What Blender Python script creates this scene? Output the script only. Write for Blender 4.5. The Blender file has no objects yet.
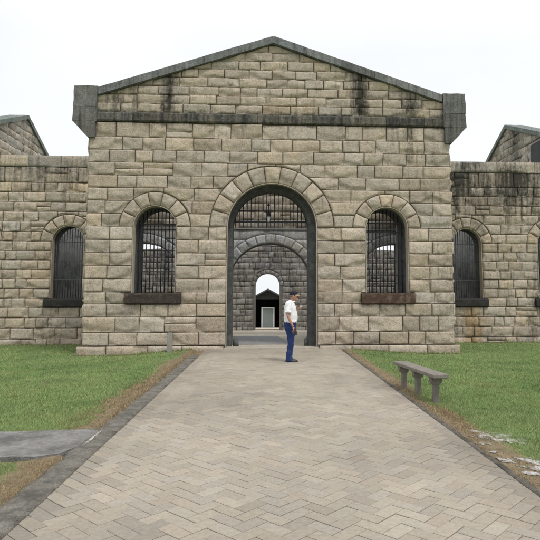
import bpy, bmesh, math, random
import numpy as np
from mathutils import Vector, noise
from math import sin, cos, pi, sqrt, radians, atan2

R = random.Random(7)
scene = bpy.context.scene
COL = scene.collection
ORG = {}

# ------------------------------------------------------------------ helpers
class MB:
    """collects geometry for ONE mesh object"""
    def __init__(s):
        s.v = []; s.f = []; s.m = []; s.c = []; s.sm = []
    def vert(s, p, c=(1, 1, 1, 0)):
        s.v.append(p); s.c.append(c); return len(s.v) - 1
    def face(s, idx, m=0, smooth=False):
        s.f.append(tuple(idx)); s.m.append(m); s.sm.append(smooth)
    def quad(s, pts, m=0, c=(1, 1, 1, 0), smooth=False):
        s.face([s.vert(p, c) for p in pts], m, smooth)
    def prism(s, pts, off, m=0, c=(1, 1, 1, 0)):
        """closed solid: polygon pts (3D, any winding) swept along off"""
        n = len(pts)
        a = [s.vert(p, c) for p in pts]
        b = [s.vert((p[0] + off[0], p[1] + off[1], p[2] + off[2]), c) for p in pts]
        s.face(a[::-1], m); s.face(b, m)
        for i in range(n):
            j = (i + 1) % n
            s.face((a[i], a[j], b[j], b[i]), m)
    def box(s, x0, x1, y0, y1, z0, z1, m=0, c=(1, 1, 1, 0)):
        s.prism([(x0, y0, z0), (x1, y0, z0), (x1, y1, z0), (x0, y1, z0)], (0, 0, z1 - z0), m, c)
    def tube(s, pts, r, n=8, m=0, c=(1, 1, 1, 0), smooth=True, up=None):
        P = [Vector(p) for p in pts]
        rr = r if isinstance(r, (list, tuple)) else [r] * len(P)
        prev = None; rings = []
        for i, p in enumerate(P):
            t = (P[min(i + 1, len(P) - 1)] - P[max(i - 1, 0)]).normalized()
            if prev is None:
                a = Vector((1, 0, 0)) if abs(t.x) < .8 else Vector((0, 1, 0))
                u = t.cross(a).normalized()
            else:
                u = (prev - t * prev.dot(t)).normalized()
            prev = u; w = t.cross(u)
            rings.append([s.vert(tuple(p + (u * cos(2 * pi * k / n) + w * sin(2 * pi * k / n)) * rr[i]), c) for k in range(n)])
        for a, b in zip(rings, rings[1:]):
            for k in range(n):
                s.face((a[k], a[(k + 1) % n], b[(k + 1) % n], b[k]), m, smooth)
        s.face(rings[0][::-1], m); s.face(rings[-1], m)
    def loft(s, rings, n=20, m=0, c=(1, 1, 1, 0), cap=(True, True)):
        """rings: (cx,cy,cz,rx,ry[,tilt]) horizontal ellipses"""
        out = []
        for r in rings:
            cx, cy, cz, rx, ry = r[:5]; tl = r[5] if len(r) > 5 else 0
            ring = []
            for k in range(n):
                a = 2 * pi * k / n
                x = cos(a); y = sin(a)
                ring.append(s.vert((cx + rx * x, cy + ry * y, cz + tl * x), c))
            out.append(ring)
        for a, b in zip(out, out[1:]):
            for k in range(n):
                s.face((a[k], a[(k + 1) % n], b[(k + 1) % n], b[k]), m, True)
        if cap[0]: s.face(out[0][::-1], m)
        if cap[1]: s.face(out[-1], m)
    def sphere(s, c0, rx, ry, rz, nu=14, nv=9, m=0, c=(1, 1, 1, 0), fn=None):
        rows = []
        for j in range(nv + 1):
            ph = -pi / 2 + pi * j / nv
            row = []
            for i in range(nu):
                th = 2 * pi * i / nu
                x, y, z = cos(ph) * cos(th), cos(ph) * sin(th), sin(ph)
                if fn: x, y, z = fn(x, y, z)
                row.append(s.vert((c0[0] + rx * x, c0[1] + ry * y, c0[2] + rz * z), c))
            rows.append(row)
        for a, b in zip(rows, rows[1:]):
            for i in range(nu):
                s.face((a[i], a[(i + 1) % nu], b[(i + 1) % nu], b[i]), m, True)
    def build(s, name, mats, parent=None, **tags):
        me = bpy.data.meshes.new(name)
        o0 = ORG.get(parent.name, (0, 0, 0)) if parent else tags.pop('origin', (0, 0, 0))
        vs = np.array(s.v, dtype=np.float64) - np.array(o0)
        me.from_pydata(vs.tolist(), [], s.f)
        for m in (mats if isinstance(mats, (list, tuple)) else [mats]): me.materials.append(m)
        me.polygons.foreach_set('material_index', s.m)
        me.polygons.foreach_set('use_smooth', s.sm)
        ca = me.color_attributes.new('tint', 'FLOAT_COLOR', 'POINT')
        ca.data.foreach_set('color', np.array(s.c, dtype=np.float32).ravel())
        me.update()
        return link(name, me, parent, o0, **tags)

def link(name, me, parent=None, o0=(0, 0, 0), **tags):
    o = bpy.data.objects.new(name, me); COL.objects.link(o)
    if parent: o.parent = parent
    else: o.location = o0
    ORG[o.name] = o0
    for k, v in tags.items(): o[k] = v
    return o

def fixnormals(o):
    bm = bmesh.new(); bm.from_mesh(o.data)
    bmesh.ops.remove_doubles(bm, verts=bm.verts, dist=1e-5)
    bmesh.ops.recalc_face_normals(bm, faces=bm.faces)
    bm.to_mesh(o.data); bm.free()
    return o

def bevel(o, w=.01, seg=2):
    bm = bmesh.new(); bm.from_mesh(o.data)
    bmesh.ops.remove_doubles(bm, verts=bm.verts, dist=1e-5)
    bmesh.ops.recalc_face_normals(bm, faces=bm.faces)
    es = [e for e in bm.edges if len(e.link_faces) == 2 and e.calc_face_angle(0) > .5]
    bmesh.ops.bevel(bm, geom=es, offset=w, segments=seg, affect='EDGES', profile=.5)
    bm.to_mesh(o.data); bm.free()
    return o

def thing(name, label, cat, loc=(0, 0, 0), group=None):
    o = bpy.data.objects.new(name, None); COL.objects.link(o)
    o.location = loc; o['label'] = label; o['category'] = cat
    o.empty_display_size = .3
    if group: o['group'] = group
    ORG[o.name] = tuple(loc)
    return o

def nz(x, y, z=0.): return noise.noise((x, y, z))
def sstep(a, b, x):
    t = min(1, max(0, (x - a) / (b - a))); return t * t * (3 - 2 * t)

# ------------------------------------------------------------------ materials
def newmat(name):
    m = bpy.data.materials.new(name); m.use_nodes = True
    nt = m.node_tree; nt.nodes.clear()
    out = nt.nodes.new('ShaderNodeOutputMaterial')
    b = nt.nodes.new('ShaderNodeBsdfPrincipled')
    nt.links.new(b.outputs[0], out.inputs[0])
    b.inputs['Specular IOR Level'].default_value = .25
    b.inputs['Roughness'].default_value = .9
    return m, nt, b
def N(nt, t, **kw):
    n = nt.nodes.new(t)
    for k, v in kw.items():
        if k.startswith('i_'): n.inputs[int(k[2:]) if k[2:].isdigit() else k[2:]].default_value = v
        else: setattr(n, k, v)
    return n
def L(nt, a, b): nt.links.new(a, b)
def tex(nt, scale, detail=6, rough=.6, stretch=None, dist=0.):
    tc = N(nt, 'ShaderNodeTexCoord'); src = tc.outputs['Object']
    if stretch:
        mp = N(nt, 'ShaderNodeMapping'); mp.inputs['Scale'].default_value = stretch
        L(nt, src, mp.inputs[0]); src = mp.outputs[0]
    n = N(nt, 'ShaderNodeTexNoise'); n.inputs['Scale'].default_value = scale
    n.inputs['Detail'].default_value = detail; n.inputs['Roughness'].default_value = rough
    n.inputs['Distortion'].default_value = dist
    L(nt, src, n.inputs['Vector']); return n.outputs['Fac']
def rng_(nt, v, a, b, c, d):
    n = N(nt, 'ShaderNodeMapRange'); n.clamp = True
    for i, x in enumerate((a, b, c, d)): n.inputs[i + 1].default_value = x
    L(nt, v, n.inputs[0]); return n.outputs[0]
def math_(nt, op, a, b=None):
    n = N(nt, 'ShaderNodeMath', operation=op)
    for i, x in enumerate((a, b)):
        if x is None: continue
        if isinstance(x, (int, float)): n.inputs[i].default_value = x
        else: L(nt, x, n.inputs[i])
    return n.outputs[0]
def mix(nt, fac, a, b, mode='MIX'):
    n = N(nt, 'ShaderNodeMix', data_type='RGBA', blend_type=mode)
    for i, x in ((0, fac), (6, a), (7, b)):
        if isinstance(x, (int, float)): n.inputs[i].default_value = x
        elif isinstance(x, tuple): n.inputs[i].default_value = (*x, 1)
        else: L(nt, x, n.inputs[i])
    return n.outputs[2]
def bump(nt, b, h, dist=.01, strength=1.):
    n = N(nt, 'ShaderNodeBump'); n.inputs['Distance'].default_value = dist
    n.inputs['Strength'].default_value = strength
    L(nt, h, n.inputs['Height']); L(nt, n.outputs[0], b.inputs['Normal'])
def grey(nt, v):
    n = N(nt, 'ShaderNodeCombineColor')
    for i in range(3): L(nt, v, n.inputs[i])
    return n.outputs[0]

def mat_stone(name, base=(.535, .458, .368), dark=(.030, .030, .027), pit=.5, streak=True, bdist=.022):
    m, nt, b = newmat(name)
    at = N(nt, 'ShaderNodeVertexColor', layer_name='tint')
    col = mix(nt, 1., base, at.outputs['Color'], 'MULTIPLY')
    n1 = tex(nt, 2.2, 8, .65)
    col = mix(nt, 1., col, grey(nt, rng_(nt, n1, .25, .75, .80, 1.18)), 'MULTIPLY')
    n2 = tex(nt, 30, 6, .75)
    col = mix(nt, 1., col, grey(nt, rng_(nt, n2, .25, .75, .56, 1.38)), 'MULTIPLY')
    # warm / grey patches inside blocks
    n3 = tex(nt, 5.5, 5, .6, dist=.6)
    col = mix(nt, rng_(nt, n3, .5, .8, 0, .55), col, mix(nt, 1., col, (.84, .82, .81), 'MULTIPLY'))
    n5 = tex(nt, 3.1, 3, .5)
    col = mix(nt, rng_(nt, n5, .60, .78, 0, .5), col, mix(nt, 1., col, (1.05, .88, .68), 'MULTIPLY'))
    n4 = tex(nt, 11, 6, .75)
    col = mix(nt, rng_(nt, n4, .58, .74, 0, pit), col, (.075, .065, .05))
    n6 = tex(nt, 60, 3, .6)
    col = mix(nt, rng_(nt, n6, .62, .70, 0, .55), col, (.06, .052, .042))
    # stains : vertex alpha broken up by vertical streak noise
    s1 = tex(nt, 7.5, 6, .7, (1, 1, .10) if streak else (1, 1, 1))
    s2 = tex(nt, 9, 6, .75)
    s = math_(nt, 'ADD', math_(nt, 'MULTIPLY', s1, .75), math_(nt, 'MULTIPLY', s2, .45))
    s = math_(nt, 'SUBTRACT', s, .6)
    f = math_(nt, 'ADD', at.outputs['Alpha'], math_(nt, 'MULTIPLY', s, 2.3))
    f = rng_(nt, f, .26, .92, 0, .93)
    f = math_(nt, 'MULTIPLY', f, rng_(nt, at.outputs['Alpha'], 0, .12, 0, 1))
    col = mix(nt, f, col, dark)
    L(nt, col, b.inputs['Base Color'])
    h = math_(nt, 'ADD', n2, math_(nt, 'MULTIPLY', n4, 2.))
    bump(nt, b, h, bdist)
    b.inputs['Roughness'].default_value = .95
    return m
def mat_plain(name, base, var=.2, scale=8, rough=.85, metal=0., spec=.25, bd=.004, second=None, thr=(.5, .7), fac=.8, speck=0.):
    m, nt, b = newmat(name)
    n1 = tex(nt, scale, 7, .65); n2 = tex(nt, scale * 7, 4, .6)
    col = mix(nt, 1., base, grey(nt, rng_(nt, n1, .25, .75, 1 - var, 1 + var)), 'MULTIPLY')
    col = mix(nt, 1., col, grey(nt, rng_(nt, n2, .25, .75, 1 - var * .6, 1 + var * .6)), 'MULTIPLY')
    if second:
        n3 = tex(nt, scale * .6, 7, .7, dist=.4)
        col = mix(nt, rng_(nt, n3, *thr, 0, fac), col, second)
    if speck:
        n4 = tex(nt, scale * 16, 3, .6); n5 = tex(nt, scale * 4.5, 6, .75)
        col = mix(nt, rng_(nt, n4, .58, .68, 0, speck), col, (.045, .042, .036))
        col = mix(nt, rng_(nt, n5, .55, .68, 0, speck), col, (.38, .37, .33))
        n2 = math_(nt, 'ADD', n2, math_(nt, 'MULTIPLY', n4, 1.5))
    L(nt, col, b.inputs['Base Color'])
    b.inputs['Roughness'].default_value = rough; b.inputs['Metallic'].default_value = metal
    b.inputs['Specular IOR Level'].default_value = spec
    if bd: bump(nt, b, math_(nt, 'ADD', n1, n2), bd)
    return m
def mat_tint(name, base=(1, 1, 1), rough=.9, var=.25, scale=30, bd=.003, trans=0.):
    m, nt, b = newmat(name)
    at = N(nt, 'ShaderNodeVertexColor', layer_name='tint')
    col = mix(nt, 1., base, at.outputs['Color'], 'MULTIPLY')
    n = tex(nt, scale, 6, .65)
    col = mix(nt, 1., col, grey(nt, rng_(nt, n, .25, .75, 1 - var, 1 + var)), 'MULTIPLY')
    L(nt, col, b.inputs['Base Color']); b.inputs['Roughness'].default_value = rough
    if bd: bump(nt, b, n, bd)
    return m

M = {}
M['stone'] = mat_stone('sandstone_blocks')
M['stone_old'] = mat_stone('weathered_granite_blocks', base=(.48, .43, .36), pit=.6)
M['stone_dark'] = mat_stone('dark_rubble', base=(.37, .35, .32), pit=.6)
M['stone_grey'] = mat_stone('grey_brightened_blocks', base=(.62, .63, .635), pit=.7, dark=(.09, .09, .088))  # base colour raised to make up for the shade inside the gatehouse
M['mortar_grey'] = mat_plain('grey_mortar', (.30, .30, .295), .3, 9)
M['mortar'] = mat_plain('dark_mortar', (.115, .095, .07), .35, 9)
M['mortar_dark'] = mat_plain('black_mortar', (.16, .15, .135), .35, 9)
M['trim'] = mat_plain('dressed_margin', (.40, .35, .28), .22, 7, second=(.12, .105, .08), thr=(.55, .8), fac=.7)
M['recess_stone'] = mat_plain('shade_dark_stone', (.085, .088, .086), .5, 6, second=(.21, .215, .20), thr=(.5, .7), fac=.6, bd=.012)  # shade of the recesses put into the base colour, with paler lichen mottling
M['coping'] = mat_stone('weathered_coping', base=(.245, .250, .242), dark=(.05, .052, .052), pit=.5)
M['band'] = mat_stone('stained_band', base=(.235, .215, .175), dark=(.032, .034, .034), pit=.6)
M['sill'] = mat_plain('stained_sill', (.048, .038, .032), .5, 6, second=(.20, .15, .09), thr=(.52, .70), fac=.8, bd=.012)
M['sill_rust'] = mat_plain('rust_streaked_sill', (.075, .046, .034), .5, 7, second=(.20, .155, .11), thr=(.50, .66), fac=.8, bd=.012)
M['sill_black'] = mat_plain('black_sill', (.035, .033, .032), .45, 6, bd=.012)
M['iron'] = mat_plain('black_iron', (.022, .023, .026), .3, 12, rough=.6, metal=0., spec=.4)
M['iron_lit'] = mat_plain('sky_lit_iron', (.075, .08, .088), .3, 12, rough=.6, metal=0., spec=.4)  # paler copy of the iron: skylight on the wing bars put into the colour
M['render'] = mat_plain('grey_render', (.60, .61, .62), .38, 4, second=(.20, .20, .20), thr=(.46, .66), fac=.75, bd=.02)
M['room'] = mat_plain('mottled_room_wall', (.36, .36, .36), .4, 3, second=(.10, .10, .10), thr=(.48, .66), fac=.8)  # mid grey with darker mottling
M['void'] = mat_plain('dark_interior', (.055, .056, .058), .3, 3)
M['concrete'] = mat_plain('weathered_concrete', (.27, .245, .21), .2, 9, second=(.15, .14, .12), thr=(.52, .72), fac=.7, bd=.01, speck=.35)
M['concrete_dark'] = mat_plain('dark_concrete', (.205, .197, .186), .34, 3.2, second=(.08, .078, .074), thr=(.46, .66), fac=.8, bd=.012, speck=.35)
M['court'] = mat_plain('courtyard_gravel', (.40, .355, .29), .25, 3, bd=.004)
M['court_slab'] = mat_plain('courtyard_slab', (.235, .235, .235), .2, 4, bd=.004)
M['threshold'] = mat_plain('threshold_stone', (.36, .33, .27), .2, 8, bd=.006)
M['paver'] = mat_tint('clay_pavers', var=.18, scale=26, bd=.004)
M['joint'] = mat_plain('paver_joint', (.115, .10, .082), .3, 20)
M['tin'] = mat_plain('roof_tin', (.07, .075, .08), .2, 6, rough=.7)
M['white_paint'] = mat_plain('white_paint', (.62, .64, .63), .1, 10, rough=.6)
M['pale_door'] = mat_plain('pale_door', (.20, .23, .22), .2, 8)
M['white_sand'] = mat_plain('white_sand', (.62, .60, .57), .2, 40, second=(.27, .22, .16), thr=(.44, .58), fac=.95, bd=.008)
M['sand_tint'] = mat_tint('lime_sand', var=.2, scale=60, bd=.006)
M['skin'] = mat_plain('skin', (.40, .215, .15), .1, 12, rough=.55, spec=.35, bd=0)
M['shirt'] = mat_plain('white_cotton', (.80, .80, .82), .05, 9, bd=.012)
M['jeans'] = mat_plain('blue_denim', (.020, .038, .125), .35, 12, bd=.012, second=(.050, .078, .19), thr=(.5, .68), fac=.7)
M['navy'] = mat_plain('navy_cloth', (.012, .014, .022), .2, 30, bd=.002)
M['tan_cloth'] = mat_plain('tan_cloth', (.45, .33, .22), .15, 30, bd=0)
M['leather'] = mat_plain('dark_leather', (.022, .016, .013), .3, 20, rough=.45, spec=.5, bd=.002)
M['hairgrey'] = mat_plain('grey_hair', (.17, .15, .14), .3, 60, bd=.004)
M['eye'] = mat_plain('eye', (.02, .015, .012), .1, 10, rough=.2, bd=0)
M['lip'] = mat_plain('lip', (.26, .10, .08), .1, 10, rough=.5, bd=0)
M['grass'] = mat_tint('grass_blades', var=.12, scale=3, bd=0, rough=.8)

def mat_ground():
    m, nt, b = newmat('lawn_soil')
    at = N(nt, 'ShaderNodeVertexColor', layer_name='tint')   # r = dryness
    sep = N(nt, 'ShaderNodeSeparateColor'); L(nt, at.outputs['Color'], sep.inputs[0])
    n1 = tex(nt, .55, 6, .6); n2 = tex(nt, 5, 7, .7); n3 = tex(nt, 45, 4, .7)
    g = mix(nt, rng_(nt, n1, .35, .65, 0, 1), (.140, .205, .070), (.20, .255, .10))
    g = mix(nt, rng_(nt, n2, .52, .75, 0, .5), g, (.17, .17, .075))
    dirt = mix(nt, rng_(nt, n2, .35, .65, 0, 1), (.17, .13, .085), (.30, .23, .14))
    dirt = mix(nt, rng_(nt, n3, .55, .75, 0, .6), dirt, (.12, .095, .065))
    f = math_(nt, 'ADD', sep.outputs[0], math_(nt, 'MULTIPLY', math_(nt, 'SUBTRACT', n2, .5), 2.4))
    col = mix(nt, rng_(nt, f, .30, .72, 0, 1), g, dirt)
    col = mix(nt, 1., col, grey(nt, rng_(nt, n3, .25, .75, .72, 1.28)), 'MULTIPLY')
    L(nt, col, b.inputs['Base Color']); b.inputs['Roughness'].default_value = 1.
    bump(nt, b, math_(nt, 'ADD', n2, n3), .03)
    return m
M['ground'] = mat_ground()

# ------------------------------------------------------------------ masonry
XC = .18           # axis of the gatehouse
YF = 17.31         # its front plane
YW = 22.10         # plane of the wings

def tintcol(rng, spread=.085, hue=.03):
    v = 1 + rng.gauss(0, spread); h = rng.gauss(0, hue)
    return (v * (1 + h * .6), v, v * (1 - h))

def facets(rng):
    """flat pitched face cut by a few spall scars; (offset, slope u, slope v), the rock face is their minimum"""
    b0 = rng.uniform(.026, .040)
    pl = [(b0, rng.uniform(-.025, .025), rng.uniform(-.02, .03))]
    def scar(du, dv, reach, depth):
        depth *= 1.5      # plane leaving the face at 'reach' from the centre towards (du,dv)
        sl = depth / max(.08, .62 - reach)
        pl.append((b0 + sl * reach, -du * sl, -dv * sl))
    if rng.random() < .75: scar(rng.uniform(-.5, .5), -1, rng.uniform(.08, .34), rng.uniform(.020, .050))
    if rng.random() < .65: scar(rng.choice((-1, 1)), rng.uniform(-1, .4), rng.uniform(.12, .5), rng.uniform(.02, .05))
    if rng.random() < .40: scar(rng.uniform(-.6, .6), 1, rng.uniform(.2, .38), rng.uniform(.015, .03))
    if rng.random() < .35: scar(rng.choice((-1, 1)) * .8, -.8, rng.uniform(.2, .5), rng.uniform(.03, .06))
    return pl

def block(mb, P, u0, u1, z0, z1, rng, stain, discs=(), rake=None, g=.011, cell=.05, rock=1., mat=0):
    """one rock-faced ashlar; P(u,z,h) -> world, h = projection from the wall face"""
    gu = g * rng.uniform(.6, 1.25); gv = g * rng.uniform(.6, 1.2)
    z0 += gv; z1 -= gv; u0 += gu; u1 -= gu
    if u1 - u0 < .04 or z1 - z0 < .04: return
    mode = 'plain'; hits = []
    for (cx, zs, Rd) in discs:
        if z1 > zs and z0 < zs + Rd + g and u1 > cx - Rd - g and u0 < cx + Rd + g:
            near = 0 if u0 < cx < u1 else min(abs(u0 - cx), abs(u1 - cx))
            if sqrt(near ** 2 + max(0, z0 - zs) ** 2) < Rd + g: hits.append((cx, zs, Rd + g * 1.6))
    U0 = lambda t: u0
    U1 = lambda t: u1
    if hits:
        half = lambda d, z: sqrt(max(0, d[2] ** 2 - max(0, z - d[1]) ** 2))
        mid = (u0 + u1) / 2
        dr = [d for d in hits if d[0] > mid]; dl = [d for d in hits if d[0] <= mid]
        lo = max([u0] + [d[0] + half(d, z0) for d in dl]); hi = min([u1] + [d[0] - half(d, z0) for d in dr])
        crown = any(z1 - d[1] > d[2] * .97 for d in hits)
        if hi - lo > .08 and not crown:
            mode = 'row'; a_, b_ = u0, u1
            U0 = lambda z: max([a_] + [d[0] + half(d, z) for d in dl])
            U1 = lambda z: min([b_] + [d[0] - half(d, z) for d in dr])
        else:
            mode = 'col'
            def low(u):
                zz = z0
                for d in hits:
                    if abs(u - d[0]) < d[2]: zz = max(zz, d[1] + sqrt(d[2] ** 2 - (u - d[0]) ** 2))
                return min(zz, z1 - .012)
            for d in hits:
                if z1 - d[1] < d[2]:
                    hh = half(d, z1) + .02
                    if mid < d[0]: u1 = min(u1, d[0] - hh)
                    else: u0 = max(u0, d[0] + hh)
            if u1 - u0 < .05: return
    if rake:
        xc, za, sl = rake
        hw = lambda z: max(.0, (za - g - z) / sl)
        a0, a1 = u0, u1
        U0 = lambda z: min(max(a0, xc - hw(z)), xc + hw(z)); U1 = lambda z: max(min(a1, xc + hw(z)), xc - hw(z)); mode = 'row'
        if U1(z0) - U0(z0) < .08: return
    nu = 2 + max(3, int(round((u1 - u0) / cell))); nv = 2 + max(3, int(round((z1 - z0) / cell)))
    tc = tintcol(rng); sd = rng.uniform(0, 100)
    amp = rng.uniform(.9, 1.5) * rock
    pln = facets(rng)
    ru = (u1 - u0); ids = []
    zA, zB = z0, z1
    for j in range(-1, nv + 2):
        jj = min(nv, max(0, j)); row = []
        for i in range(-1, nu + 2):
            ii = min(nu, max(0, i))
            fu = (0., .010 / max(.08, u1 - u0), 1 - .010 / max(.08, u1 - u0), 1.)[0 if ii == 0 else 1 if ii == 1 else 2 if ii == nu - 1 else 3] if ii in (0, 1, nu - 1, nu) else .010 / (u1 - u0) + (1 - .02 / (u1 - u0)) * (ii - 1) / (nu - 2)
            fv = (0., .010 / (z1 - z0), 1 - .010 / (z1 - z0), 1.)[0 if jj == 0 else 1 if jj == 1 else 2 if jj == nv - 1 else 3] if jj in (0, 1, nv - 1, nv) else .010 / (z1 - z0) + (1 - .02 / (z1 - z0)) * (jj - 1) / (nv - 2)
            if mode == 'col':
                u = u0 + ru * fu; zl = low(u); z = zl + (zB - zl) * fv; L_ = ru; H_ = zB - zl
            else:
                z = zA + (zB - zA) * fv; a = U0(z); bb = U1(z); u = a + (bb - a) * fu; L_ = bb - a; H_ = zB - zA
            edge = min(min(fu, 1 - fu) * L_, min(fv, 1 - fv) * H_)
            if i < 0 or j < 0 or i > nu or j > nv: h = -.03
            else:
                e = sstep(0, .009, edge)
                wu = fu + nz(u * 3.3, z * 3.3, sd) * .16; wv = fv + nz(u * 3.3, z * 3.3, sd + 40) * .22
                n = min(p[0] + p[1] * (wu - .5) + p[2] * (wv - .5) for p in pln)
                n += nz(u * 6 + sd, z * 8, sd + 7) * .010 + (.3 - abs(nz(u * 9 + sd, z * 13, sd + 4))) * .012 + nz(u * 19, z * 21 + sd, sd + 2) * .006
                h = e * (.010 + amp * n)
                h = max(h, -.008)
            st = stain(u, z)
            rf_ = stain.rust(u, z) if hasattr(stain, 'rust') else 0
            tq = (tc[0] * (1 - .12 * rf_), tc[1] * (1 - .24 * rf_), tc[2] * (1 - .40 * rf_))
            uw = u + nz(z * 2.2, u * .5, 31) * .006; zw = z + nz(u * 1.5, z * .4, 57) * .008
            row.append(mb.vert(P(uw, zw, h), (*tq, st)))
        ids.append(row)
    for j in range(len(ids) - 1):
        for i in range(len(ids[0]) - 1):
            mb.face((ids[j][i], ids[j][i + 1], ids[j + 1][i + 1], ids[j + 1][i]), mat, True)

def courses(mb, P, u0, u1, zs_list, rng, stain, rects=(), discs=(), rake=None, w=(.5, 1.08), rock=1., cell=.05, split=.04, g=.0095, mat=0):
    for z0, z1 in zip(zs_list, zs_list[1:]):
        zm = (z0 + z1) / 2
        iv = [(u0, u1)]
        if rake:
            hw = (rake[1] - z0) / rake[2]
            if hw < .15: continue
            iv = [(max(u0, rake[0] - hw), min(u1, rake[0] + hw))]
        cuts = [(a, b) for a, b, za, zb in rects if za < zm < zb]
        for cx, zs, Rd in discs:
            if z1 > zs + .02 and z1 - zs < Rd:
                hh = sqrt(Rd * Rd - (z1 - zs) ** 2); cuts.append((cx - hh, cx + hh))
        for a, b in cuts:
            nv_ = []
            for p, q in iv:
                if b <= p or a >= q: nv_.append((p, q)); continue
                if a > p: nv_.append((p, a))
                if b < q: nv_.append((b, q))
            iv = nv_
        for p, q in iv:
            Lx = q - p
            if Lx < .06: continue
            ws = []; t = 0
            while t < Lx:
                x = rng.uniform(*w); ws.append(x); t += x
            if len(ws) > 1 and ws[-1] - (t - Lx) < w[0] * .6 : t -= ws.pop()
            k = Lx / t if abs(t - Lx) > 1e-6 else 1
            ws = [x * k for x in ws]
            x = p
            for a in ws:
                if rng.random() < split and a < 1.05 and z1 - z0 > .3:
                    zc = z0 + (z1 - z0) * rng.choice((.42, .5, .58))
                    block(mb, P, x, x + a, z0, zc, rng, stain, discs, rake, g, cell, rock * .8, mat)
                    block(mb, P, x, x + a, zc, z1, rng, stain, discs, rake, g, cell, rock * .8, mat)
                else:
                    block(mb, P, x, x + a, z0, z1, rng, stain, discs, rake, g, cell, rock, mat)
                x += a

def arch_ring(mb, P, cx, zs, r0, r1, n, rng, stain, g=.010, rock=1., mat=0, jag=0):
    for k in range(n):
        a0 = pi - pi * k / n; a1 = pi - pi * (k + 1) / n
        tc = tintcol(rng); sd = rng.uniform(0, 99)
        pln = facets(rng)
        nu = max(5, int(r1 * pi / n / .045)); nv = max(5, int((r1 - r0) / .045)); ids = []
        rr0 = r0 + g; rr1 = r1 - g
        for j in range(-1, nv + 2):
            row = []; fv = min(1, max(0, j / nv)); r = rr0 + (rr1 - rr0) * fv
            ga = g / r
            for i in range(-1, nu + 2):
                fu = min(1, max(0, i / nu)); a = (a0 - ga) + (a1 - a0 + 2 * ga) * fu
                u = cx + r * cos(a); z = zs + r * sin(a)
                edge = min(min(fu, 1 - fu) * r * pi / n, min(fv, 1 - fv) * (r1 - r0))
                if i < 0 or j < 0 or i > nu or j > nv: h = -.03
                else:
                    e = sstep(0, .020, edge)
                    wu = fu + nz(u * 3.3, z * 3.3, sd) * .16; wv = fv + nz(u * 3.3, z * 3.3, sd + 40) * .16
                    nn = min(p[0] + p[1] * (wu - .5) + p[2] * (wv - .5) for p in pln)
                    nn += nz(u * 7 + sd, z * 9, sd + 5) * .012 + nz(u * 17, z * 19, sd) * .006
                    h = max(-.006, .008 + e * (.012 + 1.5 * rock * nn))
                row.append(mb.vert(P(u, z, h), (tc[0], tc[1], tc[2], stain(u, z))))
            ids.append(row)
        for j in range(len(ids) - 1):
            for i in range(len(ids[0]) - 1):
                mb.face((ids[j][i], ids[j][i + 1], ids[j + 1][i + 1], ids[j + 1][i]), mat, True)

def outline(cx, w, zb, zs, n=28):
    return [(cx - w, zb)] + [(cx + w * cos(pi - pi * k / n), zs + w * sin(pi * k / n)) for k in range(n + 1)] + [(cx + w, zb)]

def sheet(mb, Y, x0, x1, zb, zt, ops, m=0, flip=False, step=.5):
    """vertical sheet with arched openings; ops = (cx,w,zbottom,zspring); zt = function of x"""
    xs = {round(x0, 5), round(x1, 5)}
    k = x0
    while k < x1: xs.add(round(k, 5)); k += step
    for cx, w, b, s in ops:
        for k in range(29): xs.add(round(cx + w * cos(pi * k / 28), 5))
    xs = sorted(x for x in xs if x0 - 1e-6 <= x <= x1 + 1e-6)
    for a, b in zip(xs, xs[1:]):
        if b - a < 1e-5: continue
        mid = (a + b) / 2; segs = []
        hit = [o for o in ops if abs(mid - o[0]) < o[1]]
        if hit:
            cx, w, ob, os_ = hit[0]
            top = lambda x: os_ + sqrt(max(0, w * w - (x - cx) ** 2))
            if ob > zb + .01: segs.append((zb, zb, ob, ob))
            segs.append((top(a), top(b), zt(a), zt(b)))
        else: segs.append((zb, zb, zt(a), zt(b)))
        for p, q, r, s_ in segs:
            pts = [(a, Y, p), (b, Y, q), (b, Y, s_), (a, Y, r)]
            mb.quad(pts[::-1] if flip else pts, m)

def reveal(mb, ol, y0, y1, m=0, sm=True):
    """lining of an opening from y0 to y1"""
    a = [mb.vert((x, y0, z)) for x, z in ol]; b = [mb.vert((x, y1, z)) for x, z in ol]
    for i in range(len(ol) - 1):
        mb.face((a[i], a[i + 1], b[i + 1], b[i]), m, False)
def annulus(mb, o0, o1, y, m=0):
    a = [mb.vert((x, y, z)) for x, z in o0]; b = [mb.vert((x, y, z)) for x, z in o1]
    for i in range(len(o0) - 1): mb.face((a[i], b[i], b[i + 1], a[i + 1]), m)

def grille_mesh(mb, cx, w, zb, zs, Y, nbar, rails, r=.014):
    for k in range(nbar):
        x = cx - w + (k + .5) * 2 * w / nbar
        zt = zs + sqrt(max(0.0, w * w - (x - cx) ** 2)) if zs is not None else zb
        mb.tube([(x, Y, zb), (x, Y, (zb + zt) / 2), (x, Y, zt + .02)], r, 6)
    for z, h in rails:
        hw = w if z <= zs else sqrt(max(0, w * w - (z - zs) ** 2))
        mb.box(cx - hw - .02, cx + hw + .02, Y - .026, Y + .024, z - h / 2, z + h / 2)

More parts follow.
